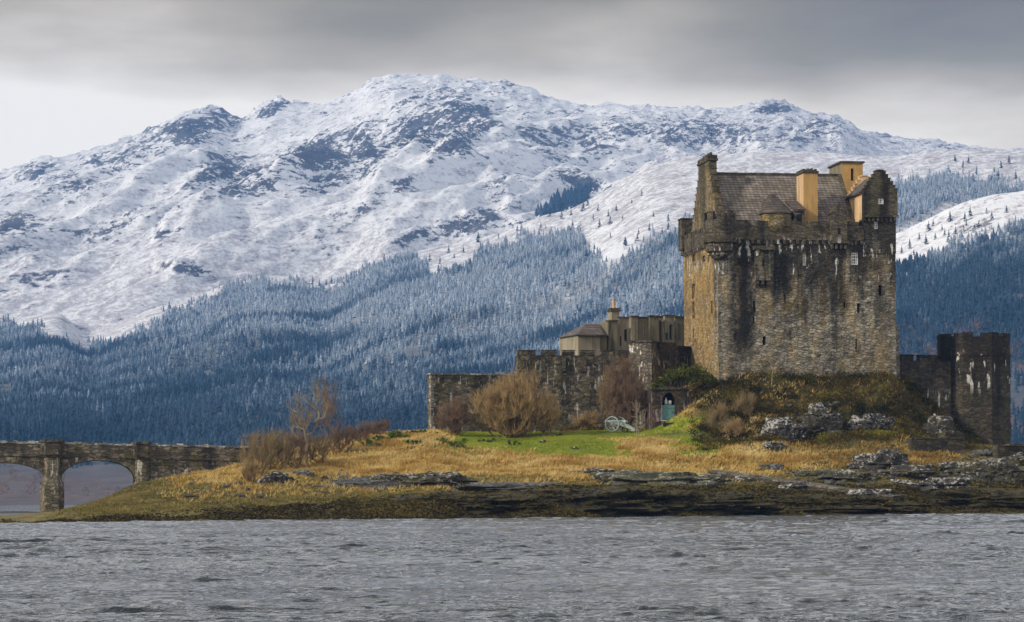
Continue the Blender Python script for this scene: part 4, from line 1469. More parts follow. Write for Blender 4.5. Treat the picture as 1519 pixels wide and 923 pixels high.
# ================================================================== CURTAIN WALLS
def frame_thing(name, px0, py0, d0, px1, d1, label, cat):
    """Thing whose x axis runs from (px0, d0) to (px1, d1); returns root, length and converters."""
    P = Vector(at(px0, py0, d0))
    x1 = (px1 - 759.5) / FOC * d1
    dx, dy = x1 - P.x, d1 - d0
    L = math.hypot(dx, dy)
    rz = math.atan2(dy, dx)
    root = empty(name, P, rz)
    tag(root, label, cat)
    c, s = math.cos(rz), math.sin(rz)

    def loc(px, py, off=0.0):
        k = ((px - 759.5) / FOC) * CA + ((HOR - py) / FOC) * SA
        # point u along, off behind: x = P.x + u c - off s, y = d0 + u s + off c, x = k y
        u = (k * (d0 + off * c) - P.x + off * s) / (c - k * s)
        Y = d0 + u * s + off * c
        cx, cy_ = (px - 759.5) / FOC, (HOR - py) / FOC
        return u, EYE + (-cx * SA + cy_ * CA) * Y - P.z
    return root, L, loc


def coarse_wall(mb, u0, u1, z0, z1, th, mi=0, step=.5, rough=.08, seed=0):
    mb.holed_wall((0, 0, 0), (1, 0, 0), (0, 1, 0), u0, u1, z0, z1, [], .3, mi, mi, step=step, rough=rough, seed=seed)
    mb.quad((u0, th, z0), (u0, 0, z0), (u0, 0, z1), (u0, th, z1), mi)
    mb.quad((u1, 0, z0), (u1, th, z0), (u1, th, z1), (u1, 0, z1), mi)
    mb.quad((u1, th, z0), (u0, th, z0), (u0, th, z1), (u1, th, z1), mi)
    mb.quad((u0, 0, z1), (u1, 0, z1), (u1, th, z1), (u0, th, z1), mi)


root, L, loc = frame_thing('curtain_wall', 640, 642, 243, 772, 246, 'low plain grey curtain wall with flat pale coping left of the big willow', 'wall')
zt = loc(640, 556)[1]
mb = MB()
coarse_wall(mb, 0, L, -2.5, zt, 1.1, seed=5)
mb.build('wall', M_WALL, root)
mb = MB()
x = -.1
while x < L - .1:
    l_ = random.uniform(.6, 1.3)
    mb.box(x, min(L, x + l_ - .03), -.12, 1.2, zt + .003, zt + random.uniform(.12, .2))
    x += l_
mb.build('coping', M_COPE, root)
mb = MB()
z = -1.5
while z < zt - 1.0:
    hq = random.uniform(.25, .5)
    mb.box(-.04, random.uniform(.18, .42), -.07, .6, z, z + hq - .03)
    z += hq
mb.build('quoins', M_COPE, root)

root, L, loc = frame_thing('battlemented_wall', 768.5, 642, 246, 936, 248, 'dark battlemented curtain wall stepping up behind the big brown willow', 'wall')
zt = loc(768, 527)[1]
zm = loc(768, 521)[1]
mb = MB()
coarse_wall(mb, 0, L, -3, zt, 1.2, seed=9, rough=.12)
mb.build('wall', M_WALL, root)
mb = MB()
x = 0.0
first = True
while x < L - .4:
    w_ = random.uniform(1.15, 1.5) if not first else 1.75
    mb.box(x, min(L, x + w_), -.03, .5, zt + .002, zm + random.uniform(-.04, .04))
    mb.box(x - .05, min(L, x + w_ + .05), -.10, .57, zm + .045, zm + .13, 1)
    x += w_ + random.uniform(.5, .75)
    first = False
mb.build('battlement', [M_WALL, M_TRIM], root)
# corbels hanging dark under the merlons
x = .3
while x < L - .4:
    mb = MB()
    mb.box(x, x + .32, -.2, .02, zt - 1.5, zt - .25)
    mb.build('corbel', M_TRIM, root)
    x += 2.0

root, L, loc = frame_thing('wall_turret', 933, 640, 245.6, 968, 245.0, 'white streaked stone turret of the curtain wall beside the keep', 'wall tower')
zt = loc(950, 508)[1]
mb = MB()
coarse_wall(mb, 0, L, -3, zt, 3.2, seed=12, rough=.1)
mb.build('wall', M_WALLW, root)
mb = MB()
mb.box(-.08, L + .08, -.1, 3.3, zt + .003, zt + .22)
mb.build('coping', M_TRIM, root)

root, L, loc = frame_thing('inner_wall', 968.5, 640, 246.5, 1026, 251, 'dark stepped stone wall joining the streaked turret to the keep', 'wall')
zt = loc(990, 518)[1]
mb = MB()
coarse_wall(mb, 0, L, -3, zt, 1.2, seed=15, rough=.1)
a, b_ = loc(979, 507)[0], loc(1003, 507)[0]
mb.box(a, b_, .02, 1.0, zt + .002, loc(990, 508)[1])
a2 = loc(1030, 512)[0]
mb.box(b_ + .01, a2, .03, 1.0, zt + .002, loc(1010, 513)[1])
mb.build('wall', M_WALL, root)

# ------------------------------------------------------------------ courtyard range
root, L, loc = frame_thing('courtyard_range', 858, 560, 254, 1022, 258, 'cream harled courtyard building with hipped slate roof and one chimney behind the curtain wall', 'house')
za = loc(858, 497)[1]
z_r = loc(890, 478)[1]
mb = MB()
u1_ = loc(890, 500)[0]
u2_ = loc(902, 500)[0]
mb.box(0, u1_, 0, 5, -2, za, 0)
mb.box(u1_ + .004, u2_, .35, 4.8, -2, za - .003, 1)
mb.build('wall', [M_CREAM, M_OLIVE], root)
mb = MB()
r0, r1 = loc(882, 480)[0], loc(903, 480)[0]
ov = .25
A = [(-ov, -ov, za), (u1_ + ov, -ov, za), (u2_ + .05, .2, za), (u2_ + .05, 5.2, za), (-ov, 5.2, za), (r0, 2.4, z_r), (r1, 2.4, z_r)]
mb.add(A, [(0, 1, 2, 6, 5), (2, 3, 6), (3, 4, 5, 6), (4, 0, 5), (4, 3, 2, 1, 0)])
mb.build('roof', M_SLATEP, root)
mb = MB()
mb.box(-.3, u1_ + .3, -.33, -.25, za - .12, za + .02)
mb.build('gutter', M_TRIM, root)


def bay(px0, px1, py_t, v0, v1, mi, slots=()):
    a, zt_ = loc(px0, py_t, v0)
    b_, _ = loc(px1, py_t, v0)
    hs = []
    for (q0, q1, r0_, r1_) in slots:
        x0, zz1 = loc(q0, r0_, v0)
        x1, zz0 = loc(q1, r1_, v0)
        hs.append((x0, x1, zz0, zz1))
    mb.holed_wall((0, v0, 0), (1, 0, 0), (0, 1, 0), a, b_, -2, zt_, hs, .35, mi, 4)
    mb.quad((a, v1, -2), (a, v0, -2), (a, v0, zt_), (a, v1, zt_), mi)
    mb.quad((b_, v0, -2), (b_, v1, -2), (b_, v1, zt_), (b_, v0, zt_), mi)
    mb.quad((a, v0, zt_), (b_, v0, zt_), (b_, v1, zt_), (a, v1, zt_), mi)
    mb.box(a - .05, b_ + .05, v0 - .10, v0 + .5, zt_ + .002, zt_ + .15, 3)


mb = MB()
bay(902.5, 916, 477, .2, 5, 1)
bay(916.2, 936, 472, .9, 5, 0, [(919, 921.5, 499, 513), (926, 930, 489, 506)])
bay(936.2, 946, 470.5, .3, 5, 0)
bay(946.2, 963, 472, .45, 5, 2)
bay(963.2, 977, 470, .25, 5, 2)
bay(977.2, 986, 471, 1.0, 5, 0, [(978.5, 981, 476, 516)])
bay(986.2, 1001, 469, .5, 5, 0, [(993, 997, 482, 504), (987.5, 990.5, 494, 504)])
bay(1001.2, 1022, 471, .3, 5, 2, [(1006, 1008, 480, 505)])
mb.build('bays', [M_CREAM, M_OLIVE, M_OLIVE, M_TRIM, M_VOID], root)  # olive bays: shade put into the colour, a darker copy of the cream
a, zc = loc(907.5, 462, .8)
b_, _ = loc(919, 462, .8)
mb = MB()
mb.box(a, b_, .8, 1.8, 0, zc, 0)
mb.box(a - .1, b_ + .1, .7, 1.9, zc + .002, zc + .34, 1)
ch = mb.build('chimney', [M_CREAM, M_TRIM], root)
mb = MB()
m_ = (a + b_) / 2
zp_ = loc(913, 444, 1.2)[1]
mb.lathe(m_ - .02, 1.25, [(.19, zc + .342), (.15, zc + .6), (.14, zp_ - .06), (.17, zp_)], 10)
mb.build('chimney_pot', M_POT, ch)
for q in (942, 955, 984, 1000):
    a, zt_ = loc(q, 473, .2)
    mb = MB()
    mb.tube((a, .12, 0), (a, .12, zt_ - .2), .05, .05, 6)
    mb.build('drainpipe', M_TRIM, root)

# ------------------------------------------------------------------ right hand wall and bastion
root, L, loc = frame_thing('linking_wall', 1330, 660, 243.2, 1412, 246, 'dark stone wall with two merlons linking the keep to the bastion tower', 'wall')
zt = loc(1350, 535)[1]
zm = loc(1350, 527.5)[1]
mb = MB()
coarse_wall(mb, 0, L, -3, zt, 1.2, seed=22, rough=.12)
mb.build('wall', M_WALLW if False else stone('linking_rubble', [(.045, .038, .028), (.095, .08, .058), (.14, .118, .085)], dark=.7, dark_z=(0, 10), white=.95, white_z=(2.2, 5.0), moss=.4, seed=10.3, course=(1.8, 1.8, 4.0)), root)
mb = MB()
for p0, p1 in ((1336, 1355), (1364, 1391)):
    a, b_ = loc(p0, 530)[0], loc(p1, 530)[0]
    mb.box(a, b_, -.03, .5, zt + .002, zm)
    mb.box(a - .06, b_ + .06, -.1, .57, zm + .002, zm + .1)
mb.build('battlement', M_BAST, root)

P = Vector(at(1450, 657, 245.5))
root = empty('bastion_tower', P, R(-4))
tag(root, 'dark polygonal stone bastion tower at the right end of the castle', 'tower')
zt = (657 - 493) * 245 / FOC
rb = 3.32
n = 8
mb = MB()


def octo(r, k0=.5):
    return [(r * math.cos(2 * math.pi * (k + k0) / n), 3.0 + r * math.sin(2 * math.pi * (k + k0) / n)) for k in range(n)]


mb.prism(octo(rb / math.cos(math.pi / 8)), -3, zt - .45)
mb.build('wall', M_BAST, root)
mb = MB()
oc, oi = octo(rb / math.cos(math.pi / 8) + .02), octo(rb / math.cos(math.pi / 8) - .5)
for k in range(n):
    k2 = (k + 1) % n
    for f0, f1 in ((0, .36), (.62, 1.0)):
        def lp(A, B, t):
            return (A[0] + (B[0] - A[0]) * t, A[1] + (B[1] - A[1]) * t)
        q = [lp(oc[k], oc[k2], f0), lp(oc[k], oc[k2], f1), lp(oi[k], oi[k2], f1), lp(oi[k], oi[k2], f0)]
        mb.prism(q, zt - .448, zt + random.uniform(-.06, .02))
mb.build('battlement', M_BAST, root)
mb = MB()
mb.prism(octo(rb / math.cos(math.pi / 8) + .10), zt - 2.2, zt - 2.02)
mb.build('string_course', M_BAST, root)

# ================================================================== DOORWAY BUILDING IN THE KNOLL
root, L, loc = frame_thing('stone_gatehouse', 968, 634, 236.2, 1046, 237.0, 'small turf topped stone doorway building with teal door cut into the knoll', 'outbuilding')
zt = loc(1000, 578)[1]
ah = [loc(982.5, 632), loc(1002.5, 632)]
z_sp = loc(990, 600)[1]
z_pk = loc(990, 583)[1]
z_sl = loc(990, 625)[1]
u0, u1_ = ah[0][0], ah[1][0]
uc, hw = (u0 + u1_) / 2, (u1_ - u0) / 2
mb = MB()
ul, ur = 0.0, loc(1022, 600)[0]
mb.holed_wall((0, 0, 0), (1, 0, 0), (0, 1, 0), ul, u0, -1, zt, [], .2, 0, 0, step=.4, rough=.08, seed=31)
mb.holed_wall((0, 0, 0), (1, 0, 0), (0, 1, 0), u1_, ur, -1, zt, [], .2, 0, 0, step=.4, rough=.08, seed=32)
mb.quad((u0, 0, -1), (u1_, 0, -1), (u1_, 0, z_sl), (u0, 0, z_sl))
N_ = 14
arc = [(uc - hw * math.cos(math.pi * k / N_), z_sp + (z_pk - z_sp) * math.sin(math.pi * k / N_)) for k in range(N_ + 1)]
for k in range(N_):
    (a, za_), (b_, zb_) = arc[k], arc[k + 1]
    mb.quad((a, 0, za_), (b_, 0, zb_), (b_, 0, zt), (a, 0, zt))
    mb.quad((a, 0, za_), (a, 1.2, za_), (b_, 1.2, zb_), (b_, 0, zb_))
mb.quad((u0, 0, z_sl), (u0, 1.2, z_sl), (u0, 1.2, z_sp), (u0, 0, z_sp))
mb.quad((u1_, 1.2, z_sl), (u1_, 0, z_sl), (u1_, 0, z_sp), (u1_, 1.2, z_sp))
mb.quad((u0, 0, z_sl), (u1_, 0, z_sl), (u1_, 1.2, z_sl), (u0, 1.2, z_sl))
mb.quad((u0 - .1, 1.2, z_sl), (u1_ + .1, 1.2, z_sl), (u1_ + .1, 1.2, z_pk + .1), (u0 - .1, 1.2, z_pk + .1), 1)
mb.quad((ul, 3, -1), (ul, 0, -1), (ul, 0, zt), (ul, 3, zt))
mb.quad((ur, 0, -1), (ur, 3, -1), (ur, 3, zt), (ur, 0, zt))
mb.quad((ul, 0, zt), (ur, 0, zt), (ur, 3, zt), (ul, 3, zt))
M_GATE = stone('gate_rubble', [(.04, .026, .02), (.085, .055, .042), (.14, .10, .075), (.06, .04, .03)], dark=.5, dark_z=(-1, 5), white=.3, white_z=(0, 3), moss=.45, seed=12.1, course=(2.6, 2.6, 5))
mb.build('wall', [M_GATE, M_VOID], root)
mb = MB()
for k in range(N_):
    t0, t1 = math.pi * k / N_ + .012, math.pi * (k + 1) / N_ - .012
    pts = []
    for t, q in ((t0, 1.02), (t1, 1.02), (t1, 1.30), (t0, 1.30)):
        pts.append((uc - hw * q * math.cos(t), z_sp + (z_pk - z_sp) * q * math.sin(t)))
    mb.extrude_y(pts[::-1], -.06, .3)
mb.build('arch_ring', M_GATE, root)
M_TEAL = plain('teal_paint', (.10, .205, .205), .5, .12, 6.0)
mb = MB()
zd = loc(990, 601)[1]
nb_ = 7
for k in range(nb_):
    a = u0 + .04 + (u1_ - u0 - .08) * k / nb_
    mb.box(a, a + (u1_ - u0 - .08) / nb_ - .015, .2 + .012 * (k % 2), .27, z_sl + .03, zd)
for zz in (z_sl + .25, zd - .25):
    mb.box(u0 + .06, u1_ - .06, .15, .199, zz, zz + .12)
dr = mb.build('door', M_TEAL, root)
mb = MB()
mb.box(u1_ - .28, u1_ - .22, .10, .149, (z_sl + zd) / 2, (z_sl + zd) / 2 + .2)
mb.build('handle', M_TRIM, dr)
mb = MB()
mb.box(u0 - .12, u1_ + .2, -.16, .18, z_sl - .002, z_sl + .10)
mb.build('sill', M_COPE, root)
mb = MB()
for k in range(9):
    a = ul - .1 + (ur - ul + .2) * k / 9
    mb.box(a, a + (ur - ul) / 9 - .02, -.14, .5, zt + .003, zt + random.uniform(.14, .26), 0, .02)
mb.build('coping', M_TRIM, root)

# pale lantern like ornament standing on the door inside the arch
p = K0
root2 = root
wz = zd + .01
q = root.matrix_basis @ Vector((uc, .22, wz)) if False else None
rz = root.rotation_euler.z
pos = root.location + Vector((uc * math.cos(rz) - .45 * math.sin(rz), uc * math.sin(rz) + .45 * math.cos(rz), z_sl))
orn = empty('white_ornament', pos, rz)
tag(orn, 'pale painted finials showing above the teal door inside its arch', 'ornament')
hgt = zd - z_sl
mb = MB()
mb.box(-.34, .34, -.05, .05, 0, hgt + .08)
mb.build('stand', M_TEAL, orn)
M_PALE = plain('pale_paint', (.50, .55, .52), .6)
mb = MB()
mb.lathe(-.17, 0, [(.10, hgt + .082), (.15, hgt + .2), (.13, hgt + .42), (.05, hgt + .62), (.02, hgt + .72)], 10)
mb.build('finial', M_PALE, orn, smooth=True)
mb = MB()
mb.lathe(.20, 0, [(.09, hgt + .082), (.16, hgt + .16), (.16, hgt + .36), (.06, hgt + .44)], 10)
mb.build('finial', M_WHITE, orn, smooth=True)

# low dark wall in front of the doorway
root, L, loc = frame_thing('retaining_wall', 985, 642, 235.2, 1034, 235.6, 'low black stone wall standing in front of the teal door', 'wall')
zt = loc(1000, 627)[1]
mb = MB()
coarse_wall(mb, 0, L, -1.2, zt, .6, step=.3, rough=.08, seed=41)
mb.build('wall', stone('black_rubble', [(.016, .013, .011), (.035, .028, .024), (.055, .045, .038)], dark=.4, moss=.2, seed=13.0, course=(2.6, 2.6, 5)), root)

# ================================================================== BRIDGE
root, L, loc = frame_thing('stone_bridge', -330, 760, 219, 388, 226, 'mossy arched stone footbridge running onto the left end of the island', 'bridge')
BW = 4.2
mb = MB()


def bu(px, py):
    return loc(px, py)


ARCH = []
for (pl, pr, ys, yc) in ((-321, -201, 712, 690), (-205 + 4, -85, 711, 689), (-66, 64.5, 711, 686), (91, 200, 713, 682.5)):
    a, za = loc(pl, ys)
    b_, _ = loc(pr, ys)
    _, zc = loc((pl + pr) / 2, yc)
    ARCH.append((a, b_, za, zc))
_, zdeck = loc(150, 673)


def ztop(u):
    pxs = (-330, 0, 380)
    zs = [loc(p_, y_)[1] for p_, y_ in zip(pxs, (648, 653.5, 661.5))]
    us = [loc(p_, 660)[0] for p_ in pxs]
    return float(np.interp(u, us, zs))


def soffit(u):
    for a, b_, za, zc in ARCH:
        if a <= u <= b_:
            t = (u - (a + b_) / 2) / ((b_ - a) / 2)
            return za + (zc - za) * math.sqrt(max(0, 1 - t * t)) ** .92
    return None


us = sorted(set([0.0, L] + list(np.arange(0, L, .35)) + [q for a, b_, _, _ in ARCH for q in (a, b_)]
                + [(a + b_) / 2 + (b_ - a) / 2 * math.cos(math.pi * k / 28) for a, b_, _, _ in ARCH for k in range(29)]))
us = [u for i, u in enumerate(us) if i == 0 or u - us[i - 1] > 1e-4]
for i in range(len(us) - 1):
    a, b_ = us[i], us[i + 1]
    m_ = (a + b_) / 2
    s0 = soffit(m_)
    za = soffit(a) if s0 is not None else None
    zb = soffit(b_) if s0 is not None else None
    if s0 is not None:
        za = za if za is not None else s0
        zb = zb if zb is not None else s0
    else:
        za = zb = -1.5
    ta, tb = ztop(a) - .22, ztop(b_) - .22
    levels = 7
    for k in range(levels):
        f0, f1 = k / levels, (k + 1) / levels
        mb.quad((a, 0, za + (ta - za) * f0), (b_, 0, zb + (tb - zb) * f0), (b_, 0, zb + (tb - zb) * f1), (a, 0, za + (ta - za) * f1))
    mb.quad((b_, BW, zb), (a, BW, za), (a, BW, ta), (b_, BW, tb))
    mb.quad((a, 0, za), (a, BW, za), (b_, BW, zb), (b_, 0, zb))
    if True:  # parapets and deck
        mb.quad((a, .45, ta - 1.0), (b_, .45, tb - 1.0), (b_, BW - .45, tb - 1.0), (a, BW - .45, ta - 1.0))
        mb.quad((b_, .45, tb - 1.0), (a, .45, ta - 1.0), (a, .45, ta), (b_, .45, tb))
        mb.quad((a, BW - .45, ta - 1.0), (b_, BW - .45, tb - 1.0), (b_, BW - .45, tb), (a, BW - .45, ta))
        mb.quad((a, 0, ta), (b_, 0, tb), (b_, .45, tb), (a, .45, ta))
        mb.quad((a, BW - .45, ta), (b_, BW - .45, tb), (b_, BW, tb), (a, BW, ta))
mb.build('wall', M_BRIDGE, root)
# arch rings
for a, b_, za, zc in ARCH:
    mb = MB()
    n = 26
    for k in range(n):
        t0, t1 = math.pi * k / n + .006, math.pi * (k + 1) / n - .006
        pts = []
        for t, q in ((t0, 1.0), (t1, 1.0), (t1, 1.11), (t0, 1.11)):
            c_ = math.cos(t)
            pts.append(((a + b_) / 2 - (b_ - a) / 2 * q * c_, za + (zc - za) * (math.sin(t) ** .92) + (q - 1) * (1.6 + 1.2 * math.sin(t)) * 1.6))
        mb.extrude_y(pts[::-1], -.07, .25)
    mb.build('arch_ring', M_PIER, root)
# string course
mb = MB()
for i in range(0, len(us) - 1):
    a, b_ = us[i], us[i + 1]
    z0a, z0b = ztop(a) - 1.32, ztop(b_) - 1.32
    if b_ - a < 1e-3:
        continue
    mb.add([(a, -.12, z0a), (b_, -.12, z0b), (b_, .05, z0b), (a, .05, z0a), (a, -.12, z0a + .2), (b_, -.12, z0b + .2), (b_, .05, z0b + .2), (a, .05, z0a + .2)],
           [(0, 3, 2, 1), (4, 5, 6, 7), (0, 1, 5, 4), (2, 3, 7, 6)])
mb.build('string_course', M_BRIDGE, root)
for off in (-.04, BW - .5):
    mb = MB()
    u = 0.0
    while u < L:
        w_ = random.uniform(.28, .6)
        zz = ztop(u) - .22
        hh = random.uniform(.10, .27)
        mb.box(u, u + w_ - .03, off, off + .52, zz + .003, zz + hh, 0, .03)
        u += w_
    mb.build('coping', M_COPE, root)
# piers: tapering shaft with cutwater foot, capped by half hexagon refuge
for (pc, hs, ht, hb, yb, yt, low) in ((-211, 13, 18, 19, 762, 656, True), (-75, 13, 18, 19, 760, 655, True), (77.5, 12.5, 18.5, 18, 762, 654, True), (211, 11, 15.5, 12, 735, 657, False)):
    c_, z0 = loc(pc, yb)
    _, z1 = loc(pc, yt)
    zr = loc(pc, yt + 20)[1]
    sc_ = 220 / FOC
    mb = MB()

    def hexa(h, dep):
        return [(c_ - h, .1), (c_ - h * .55, -dep), (c_ + h * .55, -dep), (c_ + h, .1)]
    prof = [(hb * sc_, 1.25, z0 - 1.2), (hb * sc_, 1.25, loc(pc, 725)[1] if low else z0), (hs * sc_, .8, loc(pc, 705)[1]), (hs * sc_, .8, zr - .25)]
    if not low:
        prof = [(hb * sc_, .9, z0 - 1.5), (hs * sc_, .7, zr - .25)]
    for (h0, d0_, za), (h1, d1_, zb) in zip(prof[:-1], prof[1:]):
        A = [(x, y, za) for x, y in hexa(h0, d0_)] + [(x, y, zb) for x, y in hexa(h1, d1_)]
        mb.add(A, [(k, k + 1, 5 + k, 4 + k) for k in range(3)] + [(3, 2, 1, 0), (4, 5, 6, 7)])
        Bk = [(x, BW - y, z) for x, y, z in A]
        mb.add(Bk, [(k + 1, k, 4 + k, 5 + k) for k in range(3)])
    if True:
        mb.box(c_ - hb * sc_ * .98, c_ + hb * sc_ * .98, .08, BW - .08, z0 - 1.2, ARCH[2][2] - .3)
    pr = mb.build('pier', M_PIER, root)
    mb = MB()
    # corbelled refuge
    for (h, dep, za, zb) in ((ht * .84, .95, zr - .25, zr - .05), (ht * .95, 1.1, zr - .048, zr + .14), (ht * .9, 1.02, zr + .142, z1 - .14), (ht * 1.0, 1.16, z1 - .138, z1 + .06)):
        mb.prism([p_ for p_ in hexa(h * sc_, dep)], za, zb)
    mb.build('refuge', M_BRIDGE, root)

# gate pillar at the island end with two thin finials
pz = at(403, 668, 227)
root = empty('gate_pillar', pz, R(8))
tag(root, 'small stone gate pillar with two thin dark finials at the island end of the bridge', 'pillar')
mb = MB()
mb.box(-.42, .42, -.42, .42, -.8, 1.15)
mb.build('shaft', M_BRIDGE, root)
mb = MB()
mb.box(-.52, .52, -.52, .52, 1.152, 1.34)
mb.box(-.4, .4, -.4, .4, 1.342, 1.48)
mb.build('cap', M_TRIM, root)
for x in (-.22, .22):
    mb = MB()
    mb.lathe(x, 0, [(.12, 1.482), (.11, 1.56), (.05, 1.62), (.045, 1.9), (.09, 1.95), (.09, 2.05), (.03, 2.12), (.012, 2.38)], 8)
    mb.build('finial', M_TRIM, root)
for x0, x1 in ((-1.6, -.43), (.43, 1.5)):
    mb = MB()
    mb.box(x0, x1, -.18, .18, -.6, .72)
    mb.build('side_wall', M_BRIDGE, root)

# ------------------------------------------------------------------ low walls on the right shore
root, L, loc = frame_thing('low_wall', 1352, 674, 226, 1432, 227.5, 'short low stone wall below the bastion tower on the right bank', 'wall')
zt = loc(1380, 651)[1]
mb = MB()
coarse_wall(mb, 0, L, -1.5, zt, .7, step=.3, rough=.08, seed=51)
mb.build('wall', M_BAST, root)
mb = MB()
x = 0
while x < L - .2:
    w_ = random.uniform(.4, .9)
    mb.box(x, min(L, x + w_ - .03), -.06, .76, zt + .003, zt + random.uniform(.08, .2), 0, .02)
    x += w_
mb.build('coping', M_TRIM, root)
root, L, loc = frame_thing('shore_wall', 1480, 690, 224, 1640, 228, 'low dark sea wall running out of the picture at far right', 'wall')
za, zb = loc(1480, 659)[1], loc(1519, 665)[1]
mb = MB()
coarse_wall(mb, 0, L, -1.5, (za + zb) / 2, .8, step=.35, rough=.1, seed=53)
mb.build('wall', M_BAST, root)
mb = MB()
x = 0
while x < L - .2:
    w_ = random.uniform(.4, .9)
    mb.box(x, min(L, x + w_ - .03), -.08, .86, (za + zb) / 2 + .003, (za + zb) / 2 + random.uniform(.08, .24), 0, .03)
    x += w_
mb.build('coping', M_TRIM, root)

# slipway: pale sloping slab running down to the right along the shore
S0, S1 = at(1050, 701, ISL.first(1050, 701).y - 2.2), at(1325, 737, ISL.first(1325, 737).y - 1.6)
A, B = Vector(S0) + Vector((0, 0, .16)), Vector(S1) + Vector((0, 0, .06))
d_ = Vector((B.x - A.x, B.y - A.y, 0))
Ls = d_.length
root = empty('slipway', A, math.atan2(d_.y, d_.x))
tag(root, 'pale sloping stone slipway running down the shore to the right', 'slipway')
mb = MB()
n = 40
for k in range(n):
    f0, f1 = k / n, (k + 1) / n
    z0, z1 = (B.z - A.z) * f0, (B.z - A.z) * f1
    x0, x1 = Ls * f0, Ls * f1
    j0, j1 = [.14 * math.sin(q * 1.3) + .10 * math.sin(q * 3.7) for q in (k, k + 1)]
    mb.quad((x0, j0, z0), (x1, j1, z1), (x1, 1.7, z1 + .08), (x0, 1.7, z0 + .08), 0)
    mb.quad((x0, j0, z0 - 2.2), (x1, j1, z1 - 2.2), (x1, j1, z1 - .12), (x0, j0, z0 - .12), 1)
    mb.quad((x0, j0 - .001, z0 - .12), (x1, j1 - .001, z1 - .12), (x1, j1, z1), (x0, j0, z0), 0)
    mb.quad((x1, 1.7, z1 - 2), (x0, 1.7, z0 - 2), (x0, 1.7, z0 + .08), (x1, 1.7, z1 + .08), 1)
mb.quad((Ls, 0, B.z - A.z - 2), (Ls, 1.7, B.z - A.z - 2), (Ls, 1.7, B.z - A.z + .08), (Ls, 0, B.z - A.z), 1)
mb.build('ramp', [stone('worn_slab', [(.09, .08, .06), (.17, .15, .12), (.24, .215, .175)], dark=.4, dark_z=(-9, 9), moss=.5, seed=14.2, course=(1.2, 1.2, 1.2)), M_BAST], root)

# ================================================================== ROCKS
def rock_material(name, base, lich, amount, seed=0.0, weed=0.0):
    m, nt, b = new_mat(name)
    t = node(nt, 'ShaderNodeTexCoord')
    P = t.outputs['Object']
    n1 = noise_tex(nt, P, .9, 6.0, (1, 1, 2.2), .65, loc=(seed, 0, 0))
    n2 = noise_tex(nt, P, 3.4, 5.0, (1, 1, 1.5), .7, loc=(0, seed, 0))
    n3 = noise_tex(nt, P, .5, 3.0, (1, 1, 1), .5, loc=(seed, seed, 2))
    c = ramp(nt, n1, [(.3, tuple(x * .4 for x in base)), (.7, tuple(x * 1.4 for x in base))])
    gz = node(nt, 'ShaderNodeSeparateXYZ', {0: t.outputs['Generated']}).outputs[2]
    f = math_n(nt, 'ADD', math_n(nt, 'MULTIPLY', n2, .7), math_n(nt, 'MULTIPLY', n3, .3))
    f = math_n(nt, 'ADD', f, math_n(nt, 'MULTIPLY', gz, .16))
    f = math_n(nt, 'MULTIPLY', sthr(nt, f, .625, .69), amount)
    c = mixc(nt, f, c, lich)
    if weed:
        c = mixc(nt, math_n(nt, 'MULTIPLY', sthr(nt, n1, .46, .60), weed), c, (.05, .042, .012))
    nt.links.new(c, b.inputs['Base Color'])
    bp = node(nt, 'ShaderNodeBump', {'Height': math_n(nt, 'ADD', n1, math_n(nt, 'MULTIPLY', n2, .5)), 'Strength': 1.0, 'Distance': .16})
    nt.links.new(bp.outputs[0], b.inputs['Normal'])
    return m


M_ROCKW = rock_material('white_lichen_rock', (.060, .056, .048), (.42, .41, .37), .8, 1.0, .8)
M_ROCKG = rock_material('grey_green_rock', (.085, .085, .062), (.36, .36, .29), .8, 2.0, .5)
M_ROCKD = rock_material('dark_rock', (.045, .042, .038), (.46, .45, .42), .75, 3.0)
M_ROCKS = rock_material('slate_grey_rock', (.085, .088, .095), (.28, .28, .26), .5, 4.0, .6)
M_ROCKK = rock_material('weeded_rock', (.042, .036, .022), (.11, .10, .06), .5, 5.0, .9)


def tufts(name, P, hgt, nb, width, spread, tint, mat, lean=(.12, 0.0), droop=.35, seed=2):
    rng = np.random.default_rng(seed)
    n = len(P)
    k = n * nb
    c = np.repeat(P, nb, 0)
    h = np.repeat(hgt, nb) * rng.uniform(.55, 1.15, k)
    a = rng.uniform(0, 6.2832, k)
    r = np.repeat(spread, nb) * rng.uniform(0, 1, k) if np.ndim(spread) else spread * rng.uniform(0, 1, k)
    out = np.stack([np.cos(a), np.sin(a), 0 * a], -1)
    root = c + out * r[:, None] * .5
    tip = root + out * (h * droop * rng.uniform(.3, 1.4, k))[:, None] + np.array([lean[0], lean[1], 0]) * h[:, None]
    tip[:, 2] += h
    b = rng.uniform(0, 6.2832, k)
    sd = np.stack([np.cos(b), np.sin(b), 0 * b], -1) * (width * rng.uniform(.6, 1.4, k))[:, None]
    root[:, 2] -= .05
    V = np.stack([root - sd, root + sd, tip], 1).reshape(-1, 3)
    F = np.arange(k * 3).reshape(-1, 3)
    tt = np.clip(np.repeat(tint, nb) + rng.normal(0, .12, k), 0, 1)
    return build_np(name, V, F, mat, attrs={'tint': np.repeat(tt, 3)})


M_WEED = tinted('seaweed', [(0, (.018, .014, .005)), (.5, (.062, .048, .013)), (1, (.15, .115, .028))], rough=.55)


